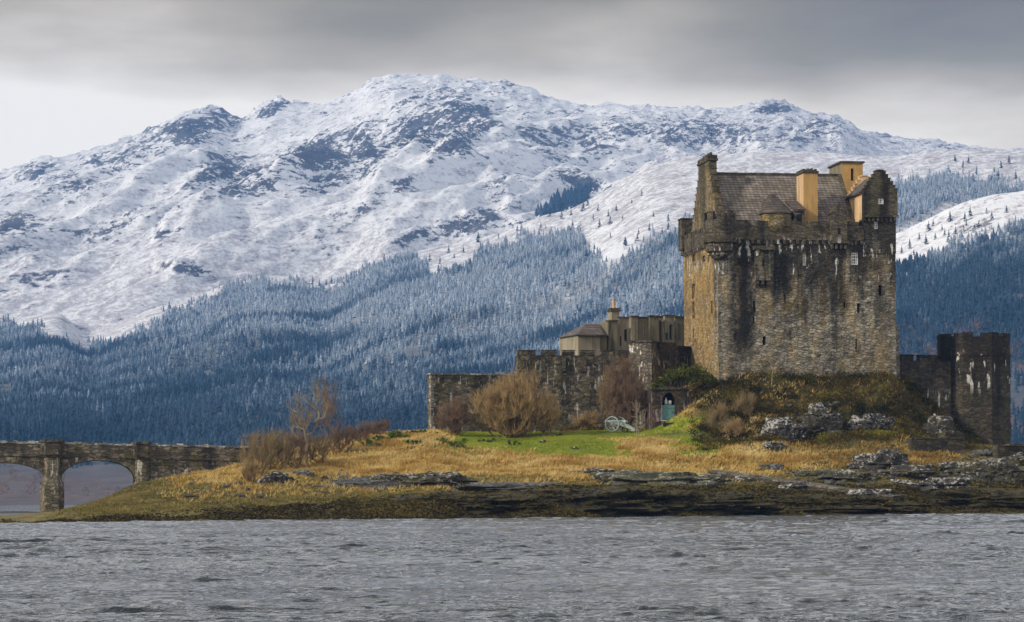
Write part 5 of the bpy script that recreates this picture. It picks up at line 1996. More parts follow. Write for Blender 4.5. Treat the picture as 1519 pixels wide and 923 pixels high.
def rock(name, px, py, sx, sy, sz, label, mat, seed, rz=0.0, sub=5, sink=.42, rough=.5, cat='rock', group=None, tilt=0.0):
    p = ISL.first(px, py)
    bm = bmesh.new()
    bmesh.ops.create_icosphere(bm, subdivisions=sub, radius=1.0)
    for v in bm.verts:
        q = v.co.copy()
        d = 1 + rough * mnoise.fractal(q * 1.3 + Vector((seed * 3.7, seed, 0)), .8, 2.1, 5)
        d += .14 * mnoise.noise(Vector((q.x * 2.2 + seed, q.y * 2.2, q.z * 6)))
        c = q * d
        # ledges
        if mat is not M_ROCKK:
            c.z = c.z + .10 * math.sin(c.z * 9 + seed)
        else:
            c *= 1 + .10 * mnoise.fractal(q * 6 + Vector((seed, 0, 0)), .8, 2.1, 3)
        v.co = Vector((c.x * sx, c.y * sy, c.z * sz))
    me = bpy.data.meshes.new(name)
    bm.to_mesh(me)
    bm.free()
    me.materials.append(mat)
    o = bpy.data.objects.new(name, me)
    COL.objects.link(o)
    o.location = (p.x, p.y + sy * .5, p.z + sz * (1 - 2 * sink) * .5)
    o.rotation_euler = (0, R(tilt), R(rz))
    tag(o, label, cat, group)
    if mat is M_ROCKK:
        rg = np.random.default_rng(seed)
        co = np.array([v.co[:] for v in me.vertices])
        co = co[co[:, 2] > -.2 * sz]
        i1, i2 = rg.integers(len(co), size=1500), None
        P_ = co[i1] + rg.normal(0, .05, (1500, 3))
        tn_ = np.clip(.40 + 1.0 * fbm(P_[:, 0] * .5 + seed, P_[:, 1] * .6, 3, .6, 44), 0, 1)
        so = tufts('seaweed', P_, np.full(1500, .07), 6, .06, .3, tn_, M_WEED, (0, 0), 2.4, seed)
        so.parent = o
    return o


rock('rock_outcrop', 545, 724, 3.9, 1.8, .62, 'long smooth slate grey rock slab on the left bank below the dry grass', M_ROCKS, 1, sub=5, rz=-6)
rock('rock_outcrop', 606, 719, 3.6, 1.6, .85, 'rock ledge speckled white with lichen on the left bank', M_ROCKW, 2, sub=5, rz=-4)
rock('rock_outcrop', 655, 715, 2.3, 1.3, .62, 'small white speckled rock at the right end of the lichen ledge', M_ROCKW, 3, sub=4)
rock('boulder', 408, 718, 1.25, .9, .75, 'single dark grey boulder below the brown shrubs on the left bank', M_ROCKD, 4)
rock('boulder', 445, 708, .9, .7, .5, 'low grey boulder under the pale leafless tree', M_ROCKS, 41)
rock('rock_outcrop', 760, 729, 5.2, 2.0, .55, 'long low slate grey rock shelf in the middle of the shore', M_ROCKS, 5, sub=5, rz=4)
rock('rock_outcrop', 930, 718, 3.0, 1.7, .85, 'grey green rugged rock on the shore below the green lawn', M_ROCKG, 6, sub=5)
rock('rock_outcrop', 1000, 719, 4.4, 1.8, .95, 'broad pale grey green rock beside the upper end of the slipway', M_ROCKG, 7, sub=5, rz=3)
rock('rock_outcrop', 880, 706, 2.4, 1.2, .45, 'dark low rock between dry grass and shore', M_ROCKD, 8)
rock('weeded_rock', 700, 756, 6.2, 2.4, .9, 'dark seaweed covered rock hump at the water left of centre', M_ROCKK, 9, sub=5)
rock('weeded_rock', 860, 752, 7.5, 2.6, 1.15, 'largest black seaweed covered rock hump in the middle of the waterline', M_ROCKK, 10, sub=5)
rock('weeded_rock', 1010, 752, 6.5, 2.4, 1.0, 'dark seaweed covered rock under the slipway', M_ROCKK, 11, sub=5)
rock('weeded_rock', 1230, 755, 7.0, 2.2, .8, 'flat black seaweed rock below the lower end of the slipway', M_ROCKK, 12, sub=5)
rock('weeded_rock', 1420, 748, 7.5, 2.4, 1.05, 'black seaweed covered rock at the waterline on the far right', M_ROCKK, 13, sub=5)
rock('boulder', 1151, 667, 1.1, .8, .62, 'upper dark boulder with white specks on the golden bank', M_ROCKD, 14)
rock('boulder', 1143, 698, .95, .7, .55, 'lower pale grey boulder on the golden bank above the slipway', M_ROCKS, 15)
rock('rock_outcrop', 1217, 645, 1.9, 1.9, 1.95, 'tall crag white with lichen in the knoll below the keep', M_ROCKW, 16, sub=5, sink=.3)
rock('rock_outcrop', 1165, 652, 1.9, 1.5, 1.5, 'dark crag at the left foot of the white lichened crag', M_ROCKD, 17)
rock('rock_outcrop', 1292, 640, 1.9, 1.4, 1.3, 'dark speckled crag right of the white lichened crag', M_ROCKD, 18)
rock('rock_outcrop', 1391, 652, 1.9, 1.2, 1.9, 'white crusted rock standing above the short low wall', M_ROCKW, 19)
rock('rock_outcrop', 1310, 696, 2.4, 1.4, 1.25, 'black rock with white spots in the middle of the right bank', M_ROCKD, 20)
rock('rock_outcrop', 1262, 712, 2.3, 1.2, .6, 'speckled rock beside the slipway right half', M_ROCKW, 21)
rock('rock_outcrop', 1215, 706, 2.4, 1.0, .45, 'grey green rock strip along the slipway edge', M_ROCKG, 22)
rock('rock_outcrop', 1350, 708, 2.9, 1.3, .75, 'line of white spotted rock above the smooth right hand slab', M_ROCKW, 23)
rock('rock_outcrop', 1425, 702, 2.6, 1.3, .7, 'white spotted rock right of centre on the right bank', M_ROCKW, 231)
rock('rock_outcrop', 1375, 728, 3.6, 1.8, .8, 'smooth dark grey slab rock on the right shore', M_ROCKD, 24, sub=5)
rock('rock_outcrop', 1478, 712, 2.6, 1.7, 1.5, 'large rounded boulder with a white top at the right edge', M_ROCKW, 25, sub=5)
rock('boulder', 1460, 678, 1.1, .8, .55, 'dark rounded boulder below the bastion tower', M_ROCKS, 26)
rock('boulder', 1510, 690, 1.6, 1.0, .7, 'white spotted rock at the foot of the dark sea wall', M_ROCKW, 27)
for k, (a, b_) in enumerate(((830, 646), (806, 657), (853, 667))):
    rock('lawn_stone', a, b_, .30, .22, .2, ('small dark stone on the green lawn, the one nearest the path', 'small dark stone on the lawn near the big willow',
         'small dark stone at the front edge of the lawn')[k], M_ROCKD, 30 + k, sub=3)
rock('rock_outcrop', 1118, 716, 1.6, .8, .5, 'dark low rock against the middle of the slipway wall', M_ROCKD, 281, sub=4)
rock('rock_outcrop', 1190, 727, 1.9, .8, .5, 'dark weedy rock lapping over the lower slipway edge', M_ROCKD, 282, sub=4)
rock('rock_outcrop', 1292, 737, 1.7, .9, .55, 'dark rock at the lower tip of the slipway', M_ROCKD, 283, sub=4)
# scatter of pale shore stones
rng = np.random.default_rng(21)
zones = ((1180, 1330, 700, 722, 46), (1330, 1519, 690, 716, 60), (1400, 1519, 668, 690, 26), (470, 690, 702, 716, 34), (900, 1090, 706, 722, 34), (250, 420, 716, 740, 14), (1170, 1270, 600, 650, 26))
k = 0
protos = []
labs = {0: 'small pale lichened stone in the rubble along the right hand shore', 1: 'small pale lichened stone in the rubble along the left hand bank', 2: 'small pale stone lying among the grey green shore rocks', 3: 'small pale stone on the mossy knoll below the keep'}
grps = {0: 'loose stones on the right shore', 1: 'loose stones on the left bank', 2: 'loose stones below the lawn', 3: 'loose stones on the knoll'}
zk = (0, 0, 0, 1, 2, 1, 3)
for zi, (x0, x1, y0, y1, n) in enumerate(zones):
    for _ in range(n):
        px, py = rng.uniform(x0, x1), rng.uniform(y0, y1)
        s_ = rng.uniform(.14, .42)
        if len(protos) < 5:
            o = rock('shore_stone', px, py, 1, .8, .7, 'x', M_ROCKW if len(protos) % 2 == 0 else M_ROCKS, 60 + len(protos), sub=2)
            protos.append(o)
        else:
            o = protos[int(rng.integers(5))].copy()
            COL.objects.link(o)
        p = ISL.first(px, py)
        o.location = (p.x, p.y, p.z + s_ * .15)
        o.scale = (s_ * rng.uniform(.9, 1.5), s_, s_ * rng.uniform(.6, 1))
        o.rotation_euler = (0, 0, rng.uniform(0, 6.28))
        tag(o, labs[zk[zi]], 'stone', grps[zk[zi]])


# ================================================================== GRASS, WEED, UNDERGROWTH (stuff)
def ground_samples(n, weight, pxr=(-250, 1700), tr=(0, 60), seed=1):
    rng = np.random.default_rng(seed)
    nr, nc = ISL.D.shape
    T = ISL.T[:, 0]
    t = rng.uniform(*tr, n)
    px = rng.uniform(*pxr, n)
    j = np.clip(np.searchsorted(T, t) - 1, 0, nr - 2)
    i = np.clip(((px - ISL.PX[0]) / (ISL.PX[1] - ISL.PX[0])).astype(int), 0, nc - 2)
    v = (t - T[j]) / (T[j + 1] - T[j])
    u = (px - ISL.PX[i]) / (ISL.PX[1] - ISL.PX[0])

    def bil(A):
        return (A[j, i] * (1 - u) + A[j, i + 1] * u) * (1 - v) + (A[j + 1, i] * (1 - u) + A[j + 1, i + 1] * u) * v
    X, Y, Z, PY = bil(ISL.X), bil(ISL.D), bil(ISL.Z), bil(ISL.PYg)
    cov = ISL.cov[j, i]
    ok = rng.uniform(0, 1, n) < weight(px, PY, t, cov, X, Y)
    return np.stack([X, Y, Z], -1)[ok], px[ok], PY[ok], cov[ok]


M_DRY = tinted('dry_grass', [(0, (.17, .10, .025)), (.35, (.41, .255, .07)), (.7, (.54, .40, .15)), (1, (.64, .51, .25))])
M_LAWN = tinted('lawn_grass', [(0, (.085, .11, .012)), (.5, (.18, .22, .018)), (1, (.29, .31, .04))])
M_ROUGH = tinted('rough_grass', [(0, (.05, .045, .014)), (.5, (.15, .125, .035)), (1, (.28, .22, .08))])
M_UNDER = tinted('knoll_scrub', [(0, (.012, .013, .005)), (.3, (.030, .030, .008)), (.5, (.055, .050, .010)), (.66, (.075, .042, .016)), (.82, (.10, .095, .012)), (1, (.19, .17, .02))])

P, px, py, cv = ground_samples(150000, lambda px, py, t, c, X, Y: c[:, 1] * (1 - c[:, 0]) * (1 - .8 * c[:, 3]) * (.35 + .65 * sstep(-.2, .25, fbm(X * .3, Y * .3, 4, seed=77))), (230, 1420), (12, 56), 31)
tn = np.clip(.5 + .9 * fbm(P[:, 0] * .25, P[:, 1] * .25, 4, .6, 33) - .3 * sstep(1090, 1300, px), 0, 1)
o = tufts('dry_grass', P, .16 + .30 * np.clip(.5 + fbm(P[:, 0] * .4, P[:, 1] * .4, 3, .5, 35), 0, 1), 6, .035, .25, tn, M_DRY, (.25, -.05), .8, 3)
tag(o, 'golden dry winter grass on the bank of the island', 'grass', kind='stuff')
P, px, py, cv = ground_samples(70000, lambda px, py, t, c, X, Y: c[:, 0] * .9, (640, 1120), (24, 56), 32)
tn = np.clip(.5 + .8 * fbm(P[:, 0] * .2, P[:, 1] * .2, 4, .6, 36), 0, 1)
o = tufts('lawn_grass', P, np.full(len(P), .07), 4, .03, .15, tn, M_LAWN, (.1, 0), .5, 4)
tag(o, 'bright green mown grass of the lawn below the castle', 'grass', kind='stuff')
P, px, py, cv = ground_samples(90000, lambda px, py, t, c, X, Y: (1 - c[:, 1]) * (1 - c[:, 0]) * (1 - c[:, 2]) * .7 * sstep(60, 160, px), (60, 1700), (6, 56), 34)
tn = np.clip(.45 + .9 * fbm(P[:, 0] * .2, P[:, 1] * .2, 4, .6, 37), 0, 1)
o = tufts('rough_grass', P, .10 + .16 * tn, 5, .03, .22, tn, M_ROUGH, (.15, 0), .8, 5)
tag(o, 'olive brown rough grass on the lower bank', 'grass', kind='stuff')
P, px, py, cv = ground_samples(60000, lambda px, py, t, c, X, Y: c[:, 2] * .8, (-250, 1700), (.3, 16), 36)
tn = np.clip(.42 + 1.0 * fbm(P[:, 0] * .15, P[:, 1] * .3, 4, .6, 38), 0, 1)
o = tufts('seaweed', P, .05 + .09 * tn, 5, .09, .35, tn, M_WEED, (.0, 0), 2.2, 6)
tag(o, 'dark olive seaweed covering the foreshore', 'seaweed', kind='stuff')


def leaf_clumps(P, rad, nl, leaf, tint, seed=3, flat=.7):
    rng = np.random.default_rng(seed)
    n = len(P)
    k = n * nl
    c = np.repeat(P, nl, 0)
    r = np.repeat(rad, nl)
    d = rng.normal(0, 1, (k, 3))
    d /= np.linalg.norm(d, axis=1)[:, None]
    q = c + d * (r * rng.uniform(0, 1, k) ** .4)[:, None] * np.array([1, 1, flat])
    a = rng.normal(0, 1, (k, 3))
    a /= np.linalg.norm(a, axis=1)[:, None]
    b = np.cross(a, rng.normal(0, 1, (k, 3)))
    b /= np.linalg.norm(b, axis=1)[:, None]
    L = (leaf * rng.uniform(.6, 1.5, k))[:, None]
    V = np.stack([q - b * L * .4, q + a * L, q + b * L * .4, q - a * L * .5], 1).reshape(-1, 3)
    F = np.arange(k * 4).reshape(-1, 4)
    tt = np.clip(np.repeat(tint, nl) + rng.normal(0, .10, k), 0, 1)
    return V, F, np.repeat(tt, 4)


P, px, py, cv = ground_samples(9000, lambda px, py, t, c, X, Y: c[:, 3] * (py > 556) * (.25 + .75 * sstep(-.1, .15, fbm(X * .35, Y * .35, 4, seed=78))) * (1 - blobs(px, py, [(1218, 618, 22, 14, 0, .8), (990, 610, 30, 30, 0, 1)])), (1020, 1450), (30, 50), 41)
tn = np.clip(.45 + 1.1 * fbm(P[:, 0] * .3, P[:, 2] * .5, 4, .6, 39), 0, 1)
V, F, tt = leaf_clumps(P + np.array([0, 0, .12]), RNG.uniform(.25, .75, len(P)), 34, .09, tn, 8)
o = build_np('undergrowth', V, F, M_UNDER, attrs={'tint': tt})
tag(o, 'tangled mossy scrub and bracken covering the knoll below the keep', 'undergrowth', kind='stuff')
P, px, py, cv = ground_samples(4200, lambda px, py, t, c, X, Y: sstep(1090, 1250, px) * (py > 650) * (py < 700) * .5 * sstep(0, .2, fbm(X * .4, Y * .4, 4, seed=79)), (1090, 1519), (12, 34), 42)
tn = np.clip(.40 + 1.0 * fbm(P[:, 0] * .3, P[:, 1] * .5, 4, .6, 40), 0, 1)
V, F, tt = leaf_clumps(P, RNG.uniform(.2, .5, len(P)), 26, .08, tn, 9)
o = build_np('undergrowth', V, F, M_UNDER, attrs={'tint': tt})
tag(o, 'dark low scrub between the rocks of the right hand bank', 'undergrowth', kind='stuff')


# ================================================================== BARE TREES AND BUSHES
def tubes_np(segs, sides=3):
    S = np.array(segs, float)
    p0, p1, r0, r1 = S[:, 0:3], S[:, 3:6], S[:, 6], S[:, 7]
    d = p1 - p0
    d /= np.maximum(np.linalg.norm(d, axis=1), 1e-6)[:, None]
    h = np.where(np.abs(d[:, 2:3]) < .9, np.array([[0, 0, 1.0]]), np.array([[1.0, 0, 0]]))
    a = np.cross(d, h)
    a /= np.linalg.norm(a, axis=1)[:, None]
    b = np.cross(d, a)
    V = []
    for p, r in ((p0, r0), (p1, r1)):
        for k in range(sides):
            t = 2 * math.pi * k / sides
            V.append(p + (a * math.cos(t) + b * math.sin(t)) * r[:, None])
    V = np.stack(V, 1).reshape(-1, 3)
    base = (np.arange(len(S)) * sides * 2)[:, None]
    F = []
    for k in range(sides):
        k2 = (k + 1) % sides
        F.append(np.concatenate([base + k, base + k2, base + sides + k2, base + sides + k], 1))
    return V, np.concatenate(F)


def colonize(rng, shape, nodes0, n, mind=.22):
    """Fill a crown (list of ellipsoids x, y, z, rx, ry, rz) with branches that join the nearest older node nearer the root."""
    pts = []
    vol = np.array([s[3] * s[4] * s[5] for s in shape])
    while len(pts) < n:
        s = shape[rng.choice(len(shape), p=vol / vol.sum())]
        q = rng.normal(0, 1, 3)
        q = q / np.linalg.norm(q) * rng.uniform(0, 1) ** .42
        if mnoise.noise(Vector((q[0] * 2.1 + s[0] * .7, q[1] * 2.1, q[2] * 2.1 + s[2] * .7))) < -.08:
            continue
        q = q * (1 + .30 * mnoise.noise(Vector((q[0] * 3.1 + 9, q[1] * 3.1, q[2] * 3.1))))
        pts.append([s[0] + q[0] * s[3], s[1] + q[1] * s[4], max(.05, s[2] + q[2] * s[5])])
    pts = np.array(pts)
    nodes = [list(p) for p in nodes0]
    par = [-1] + list(range(len(nodes0) - 1)) if len(nodes0) > 1 else [-1]
    root = np.array(nodes0[0])
    dist = np.linalg.norm((pts - root) * np.array([1, 1, 1.0]), axis=1)
    pts = pts[np.argsort(dist)]
    for p in pts:
        N = np.array(nodes)
        d_ = np.linalg.norm(N - p, axis=1)
        low = np.maximum(0, N[:, 2] - p[2] + .12 * d_)
        k = int(np.argmin(d_ + 2.2 * low))
        L = d_[k]
        m = int(L / .7)
        prev = k
        for t in range(1, m + 1):
            f = t / (m + 1)
            q = N[k] * (1 - f) + p * f + rng.normal(0, .05 * L / (m + 1), 3)
            q[2] -= .10 * L * f * (1 - f)
            nodes.append(list(q))
            par.append(prev)
            prev = len(nodes) - 1
        nodes.append(list(p))
        par.append(prev)
    return np.array(nodes), np.array(par)


def bark(name, c, c2):
    m, nt, b = new_mat(name)
    t = node(nt, 'ShaderNodeTexCoord')
    n1 = noise_tex(nt, t.outputs['Object'], 1.3, 4.0)
    nt.links.new(ramp(nt, n1, [(.3, c), (.7, c2)]), b.inputs['Base Color'])
    return m


M_TWIG_Y = bark('willow_twigs', (.19, .125, .055), (.44, .31, .145))
M_STEM_Y = bark('willow_stems', (.06, .04, .02), (.16, .105, .05))
M_TWIG_R = bark('alder_twigs', (.11, .072, .046), (.25, .165, .105))
M_TWIG_B = bark('brown_twigs', (.15, .11, .055), (.33, .245, .125))
M_PALEB = bark('pale_bark', (.16, .13, .095), (.34, .28, .2))


def woody(name, base, shape, n, label, cat, mt, ms, seed, trunks=((0, 0),), trunk_h=0.0, tip_r=.010, twig_r=.011, twigs_per=5, twig_len=.55, up=.55, fork=0.0, part_names=('stems', 'twigs'), rmax=.2, expo=2.2):
    """Leafless woody plant: branches fill the crown, then fine twigs leave every branch end."""
    rng = np.random.default_rng(seed)
    shape = [(s[0] * S, s[1] * S, s[2] * S, s[3] * S, s[4] * S, s[5] * S) for s in shape]
    segs, tw = [], []
    nt_ = len(trunks)
    for ti, (tx, ty) in enumerate(trunks):
        tx, ty = tx * S, ty * S
        n0 = [(tx, ty, -.25)]
        k = 1
        while k * .5 < trunk_h * S:
            n0.append((tx + rng.normal(0, .06) + fork * k * .2 * (1 if ti % 2 else -1), ty + rng.normal(0, .06), k * .5))
            k += 1
        sh = shape if nt_ == 1 else [(s[0] + tx * .6, s[1] + ty * .6, s[2], s[3] * (.75 if nt_ > 3 else .9), s[4], s[5]) for s in shape]
        N, par = colonize(rng, sh, n0, n // nt_)
        kids_ = np.bincount(par[1:], minlength=len(N))
        last = np.zeros(len(N), int)
        last[par[1:]] = np.arange(1, len(N))
        for _ in range(3):
            M_ = N.copy()
            for i in range(len(n0), len(N)):
                if kids_[i] >= 1:
                    M_[i] = .5 * N[i] + .25 * N[par[i]] + .25 * N[last[i]]
            N = M_
        cnt = np.zeros(len(N))
        for i in range(len(N) - 1, 0, -1):
            cnt[i] = max(cnt[i], 1)
            cnt[par[i]] += cnt[i]
        rad = np.minimum(tip_r * np.maximum(cnt, 1) ** (1 / expo), rmax)
        for i in range(1, len(N)):
            r1, r0 = rad[i], min(rad[par[i]], rad[i] * 1.5)
            (segs if r1 > .022 else tw).append((*N[par[i]], *N[i], r0, r1))
        ends = [i for i in range(len(n0), len(N))]
        ctr = np.array([np.mean([s[0] for s in sh]), np.mean([s[1] for s in sh]), 0])
        for i in ends:
            for _ in range(twigs_per):
                f = rng.uniform(0, 1)
                p = N[par[i]] * (1 - f) + N[i] * f
                o_ = p - ctr
                o_ = o_ / (np.linalg.norm(o_) + 1e-6)
                dv = o_ * .5 + np.array([0, 0, up]) + rng.normal(0, .42, 3)
                dv /= np.linalg.norm(dv)
                L = twig_len * rng.uniform(.3, 1.2) ** 1.3
                mid = p + dv * L * .5
                dv2 = dv + rng.normal(0, .22, 3) + np.array([0, 0, .15])
                tw.append((*p, *mid, twig_r, twig_r * .85))
                tw.append((*mid, *(mid + dv2 * L * .5), twig_r * .85, twig_r * .5))
    root = empty(name, base)
    tag(root, label, cat)
    if segs:
        V, F = tubes_np(segs, 5)
        build_np(part_names[0], V, F, ms, root)
    V, F = tubes_np(tw, 3)
    build_np(part_names[1], V, F, mt, root)
    return root


def base_at(px, py, d=None):
    if d is None:
        return ISL.first(px, py)
    i = int(round((px - ISL.PX[0]) / (ISL.PX[1] - ISL.PX[0])))
    k = int(np.argmin(np.abs(ISL.D[:, i] - d)))
    return Vector((((px - 759.5) / FOC) * d, d, ISL.Z[k, i]))


S = 236 / FOC
TC = ('trunk', 'crown')
woody('willow_bush', base_at(762, 650), [(0, 0, 42, 62, 40, 40), (-30, 0, 38, 38, 30, 32), (10, 0, 66, 34, 26, 32), (44, 0, 34, 26, 24, 28), (-12, 0, 60, 26, 22, 32)], 1300, 'large bushy leafless willow with golden brown twigs on the lawn', 'bush', M_TWIG_Y, M_STEM_Y, 5,
      trunks=((-9, 0), (8, 3), (-3, -4), (15, 2), (2, 6), (-15, 3)), twigs_per=6, twig_len=1.0, twig_r=.016, up=.75)
woody('willow_bush', base_at(674, 646), [(0, 0, 24, 30, 20, 24), (8, 0, 36, 16, 14, 16)], 420, 'smaller reddish leafless bush at the foot of the plain wall, left of the large willow', 'bush', M_TWIG_R, M_STEM_Y, 6, trunks=((-5, 0), (5, 0), (0, 4)), twigs_per=8, twig_len=.6)
woody('willow_bush', base_at(812, 648), [(0, 0, 32, 18, 16, 28)], 330, 'slim leafless bush growing out of the right side of the large willow', 'bush', M_TWIG_Y, M_STEM_Y, 61, trunks=((-3, 0), (4, 0)), twigs_per=8, twig_len=.6)
woody('alder_tree', base_at(930, 641, 239), [(0, 0, 56, 36, 26, 48), (-8, 0, 78, 24, 20, 34), (14, 0, 40, 22, 20, 30)], 900, 'tall reddish brown leafless tree hiding the foot of the streaked turret', 'tree', M_TWIG_R, M_STEM_Y, 7, trunks=((-6, 0), (6, 2), (0, -3)), twigs_per=9, twig_len=.75, part_names=TC)
woody('alder_tree', base_at(908, 641, 240), [(0, 0, 50, 20, 18, 42), (4, 0, 72, 14, 14, 26)], 460, 'brown leafless tree just left of the tall reddish one, behind the cannon', 'tree', M_TWIG_B, M_STEM_Y, 8, trunks=((-4, 0), (5, 0)), twigs_per=8, twig_len=.7, part_names=TC)
woody('sapling', base_at(948, 649), [(0, 0, 30, 15, 12, 20), (-4, 0, 44, 8, 8, 18)], 60, 'thin pale sapling standing right of the cannon at the path', 'tree', M_PALEB, M_PALEB, 9, trunks=((-1, 0), (2, 0)), trunk_h=10, fork=.25, twigs_per=3, twig_len=.4, tip_r=.016, part_names=TC)
woody('bare_tree', base_at(456, 692), [(-14, 0, 66, 16, 16, 34), (14, 0, 86, 20, 16, 36), (0, 0, 60, 28, 20, 24)], 230, 'pale barked leafless tree forking above the shrubs at the bridge end', 'tree', M_TWIG_B, M_PALEB, 10, trunks=((0, 0),), trunk_h=40, twigs_per=3, twig_len=.9, tip_r=.016, twig_r=.009, expo=2.0, part_names=TC)
woody('bare_tree', base_at(490, 678), [(0, 0, 56, 20, 18, 46), (-6, 0, 84, 14, 14, 26)], 170, 'reddish thin twigged tree right of the pale barked tree', 'tree', M_TWIG_R, M_STEM_Y, 11, trunks=((-4, 0), (4, 0)), trunk_h=14, twigs_per=5, twig_len=.9, twig_r=.007, part_names=TC)
woody('bare_tree', base_at(1146, 572, 238.0), [(-1, 0, 38, 9, 8, 22)], 30, 'thin bare sapling on the knoll in front of the keep wall', 'tree', M_TWIG_B, M_PALEB, 12, trunks=((0, 0),), trunk_h=26, twigs_per=3, twig_len=.5, tip_r=.016, part_names=TC)
for (a, b_, w_, h_, lab, mt, sd) in ((383, 706, 27, 58, 'brown leafless shrub at the end of the bridge wall', M_TWIG_B, 13), (412, 702, 28, 56, 'olive brown twiggy shrub left of the pale barked tree', M_TWIG_B, 14),
                                     (438, 696, 24, 50, 'low dense twiggy shrub at the foot of the pale barked tree', M_TWIG_R, 15), (372, 716, 17, 28, 'smallest tawny shrub at the front of the bridge end thicket', M_TWIG_Y, 16),
                                     (472, 690, 24, 40, 'brown twiggy shrub between the two leafless trees', M_TWIG_B, 161),
                                     (508, 672, 26, 36, 'rust brown shrub on the slope right of the leafless trees', M_TWIG_R, 17), (538, 656, 18, 26, 'dark twiggy shrub on the rise beside the green plants', M_TWIG_R, 18),
                                     (564, 648, 20, 22, 'reddish brown shrub on the skyline of the rise', M_TWIG_R, 19),
                                     (872, 639, 24, 28, 'russet bracken clump at the foot of the battlemented wall', M_TWIG_Y, 20),
                                     (1066, 640, 18, 40, 'brown twiggy bush on the slope right of the stone doorway', M_TWIG_B, 24),
                                     (1108, 622, 18, 34, 'straggly brown bush in the middle of the knoll face', M_TWIG_B, 25), (1090, 652, 20, 26, 'tawny bush at the left foot of the knoll', M_TWIG_Y, 26)):
    woody('shrub', base_at(a, b_), [(0, 0, h_ * .5, w_, w_ * .7, h_ * .5), (w_ * .3, 0, h_ * .65, w_ * .5, w_ * .5, h_ * .33), (-w_ * .45, 0, h_ * .4, w_ * .45, w_ * .5, h_ * .35)], int(60 + w_ * h_ * .16), lab, 'shrub', mt, M_STEM_Y, sd,
          trunks=((-w_ * .2, 0), (w_ * .22, 2)), twigs_per=7, twig_len=.55)


def leafy(name, c, blobs_, leaf, nleaf, stops, label, cat, seed, stems=True):
    """Evergreen: lumpy blobs of leaves on short stems. blobs_: (dx, dy, dz, r)."""
    root = empty(name, c)
    tag(root, label, cat)
    rng = np.random.default_rng(seed)
    Pb, rb_ = [], []
    for dx, dy, dz, r in blobs_:
        n = max(4, int(14 * r * r))
        d = rng.normal(0, 1, (n, 3))
        d /= np.linalg.norm(d, axis=1)[:, None]
        Pb.append(np.array([dx, dy, dz]) + d * r * .62 * rng.uniform(.5, 1.1, (n, 1)))
        rb_.append(np.full(n, r * .45) * rng.uniform(.6, 1.2, n))
    Pb, rb_ = np.concatenate(Pb), np.concatenate(rb_)
    tn = np.clip(.42 + rng.normal(0, .16, len(Pb)), 0, 1)
    V, F, tt = leaf_clumps(Pb, rb_, nleaf, leaf, tn, seed + 1, .8)
    build_np('leaves', V, F, tinted(name + '_leaf', stops), root, attrs={'tint': tt})
    if stems:
        rg = random.Random(seed)
        segs = []
        for dx, dy, dz, r in blobs_:
            for _ in range(3):
                segs.append((dx * .3, dy * .3, -.3, dx + rg.uniform(-.3, .3) * r, dy + rg.uniform(-.3, .3) * r, dz + r * .3, .05, .02))
        V, F = tubes_np(segs, 5)
        build_np('stems', V, F, M_STEM_Y, root)
    return root


GREEN_D = [(0, (.022, .028, .007)), (.5, (.072, .084, .016)), (1, (.17, .18, .03))]
GREEN_L = [(0, (.02, .05, .01)), (.5, (.05, .115, .02)), (1, (.14, .22, .05))]
c = at(1013, 573, 238.6)
leafy('evergreen_bush', c, [(-2.0, -.4, .45, .85), (-1.1, -.4, 1.05, 1.1), (0, -.4, 1.35, 1.3), (1.0, -.4, 1.2, 1.2), (1.9, -.4, .8, 1.1), (2.7, -.3, .35, .8), (-2.6, -.3, .05, .55)], .09, 90, GREEN_D, 'dark rounded evergreen bush on top of the stone doorway at the corner of the keep', 'bush', 51)
for (a, b_, w_, h_, lab, sd) in ((668, 661, 21, 15, 'largest dark green leafy clump on the front of the rise below the plain wall', 52), (592, 652, 13, 14, 'bright green leafy clump on the crest of the rise', 53),
                                 (618, 646, 15, 9, 'low green leafy clump right of the crest on the rise', 54), (614, 660, 12, 8, 'small green clump in dry grass below the crest of the rise', 55),
                                 (548, 664, 14, 14, 'green leafy clump beside the rust brown shrub', 56), (570, 656, 14, 13, 'mid green leafy clump between shrub and crest', 57),
                                 (722, 656, 12, 7, 'low green clump at the left foot of the large willow', 58), (764, 660, 10, 6, 'low green clump in front of the large willow', 59), (640, 646, 10, 7, 'small green clump at the corner of the plain wall', 60)):
    p = base_at(a, b_)
    n = max(3, int(w_ / 3))
    rg = random.Random(sd)
    bl = [((k / (n - 1) - .5) * 2 * w_ * S * .8, rg.uniform(-.5, .5), h_ * S * rg.uniform(.15, .45), h_ * S * rg.uniform(.5, .75)) for k in range(n)]
    leafy('leafy_plant', p, bl, .085, 50, GREEN_L, lab, 'plant', sd)
c = base_at(858, 640)
leafy('bracken_mound', (c.x, c.y, c.z), [(-1.3, 0, .1, .7), (-.4, .2, .3, .9), (.6, .2, .4, .9), (1.5, .3, .3, .8), (2.3, .4, .1, .6)], .09, 60,
      [(0, (.05, .035, .01)), (.5, (.12, .085, .018)), (1, (.22, .14, .03))], 'mossy yellow brown bracken mound between lawn and battlemented wall', 'bracken', 71)


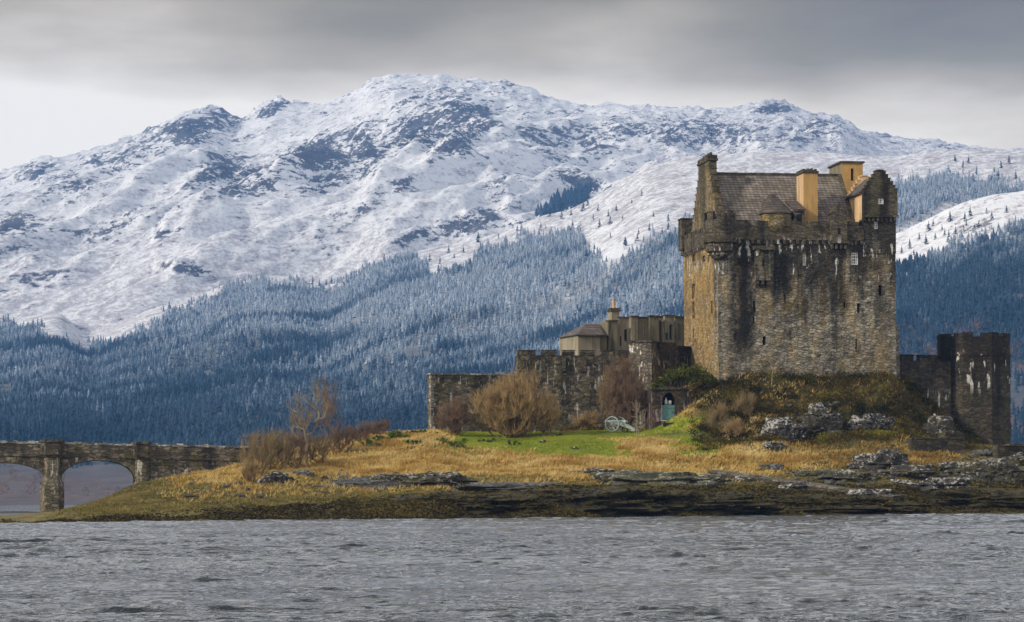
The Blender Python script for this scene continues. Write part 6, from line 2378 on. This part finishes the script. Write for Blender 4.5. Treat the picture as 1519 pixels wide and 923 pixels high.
# ================================================================== CANNON
def cannon():
    p = ISL.first(914, 641)
    root = empty('field_cannon', p, R(-28))
    tag(root, 'pale grey green old field cannon on spoked wheels beside the path', 'cannon')
    M_C = plain('weathered_cannon_paint', (.26, .30, .27), .7, .35, 5.0)
    M_B = plain('verdigris_barrel', (.30, .36, .33), .5, .3, 4.0)
    wr = .72
    for sy in (-.75, .75):
        w = MB()
        n = 24
        for k in range(n):
            a0, a1 = 2 * math.pi * k / n, 2 * math.pi * (k + 1) / n
            vs_ = []
            for a in (a0, a1):
                for r in (wr - .10, wr):
                    for y in (sy - .05, sy + .05):
                        vs_.append((r * math.cos(a), y, wr + r * math.sin(a)))
            w.add(vs_, [(0, 1, 5, 4), (2, 6, 7, 3), (0, 4, 6, 2), (1, 3, 7, 5)])
        wh = w.build('wheel', M_C, root)
        sp = MB()
        for k in range(12):
            a = 2 * math.pi * k / 12
            sp.tube((.09 * math.cos(a), sy, wr + .09 * math.sin(a)), ((wr - .09) * math.cos(a), sy, wr + (wr - .09) * math.sin(a)), .034, .028, 6)
        sp.build('spokes', M_C, wh)
        h = MB()
        h.tube((0, sy - .13, wr), (0, sy + .13, wr), .11, .11, 12)
        h.build('hub', M_C, wh)
    ax = MB()
    ax.box(-.07, .07, -.66, .66, wr - .07, wr + .07)
    ax.build('axle', M_C, root, bevel=.01)
    b = MB()
    prof = [(.02, 1.12), (.15, 1.1), (.16, 1.02), (.145, .9), (.135, .2), (.12, -.4), (.115, -.85), (.14, -.9), (.145, -1.02), (.11, -1.06), (.07, -1.06), (.065, -.9)]
    vs_, fs = [], []
    n = 16
    for r, x in prof:
        for k in range(n):
            a = 2 * math.pi * k / n
            vs_.append((x, r * math.cos(a), wr + .24 + r * math.sin(a) - .03 * x))
    for j in range(len(prof) - 1):
        for k in range(n):
            fs.append((j * n + k, j * n + (k + 1) % n, (j + 1) * n + (k + 1) % n, (j + 1) * n + k))
    b.add(vs_, fs)
    b.add([(1.18 + .07 * math.cos(t) * math.cos(s_), .07 * math.sin(t) * math.cos(s_), wr + .2 + .07 * math.sin(s_)) for s_ in np.linspace(-1.57, 1.57, 6) for t in np.linspace(0, 5.24, 6)],
          [(i * 6 + j, i * 6 + (j + 1) % 6, (i + 1) * 6 + (j + 1) % 6, (i + 1) * 6 + j) for i in range(5) for j in range(6)])
    b.build('barrel', M_B, root, smooth=True)
    for sy in (-.24, .24):
        t = MB()
        t.add([(-.42, sy - .05, wr - .05), (.5, sy - .05, wr - .1), (2.0, sy * .5 - .05, .06), (2.0, sy * .5 - .05, .24), (.6, sy - .05, wr + .3), (-.35, sy - .05, wr + .26),
               (-.42, sy + .05, wr - .05), (.5, sy + .05, wr - .1), (2.0, sy * .5 + .05, .06), (2.0, sy * .5 + .05, .24), (.6, sy + .05, wr + .3), (-.35, sy + .05, wr + .26)],
              [(0, 1, 2, 3, 4, 5), (11, 10, 9, 8, 7, 6)] + [((k + 1) % 6, k, 6 + k, 6 + (k + 1) % 6) for k in range(6)])
        t.build('cheek', M_C, root)
    t = MB()
    t.box(1.6, 2.05, -.16, .16, .04, .16)
    t.build('trail_end', M_C, root)


cannon()
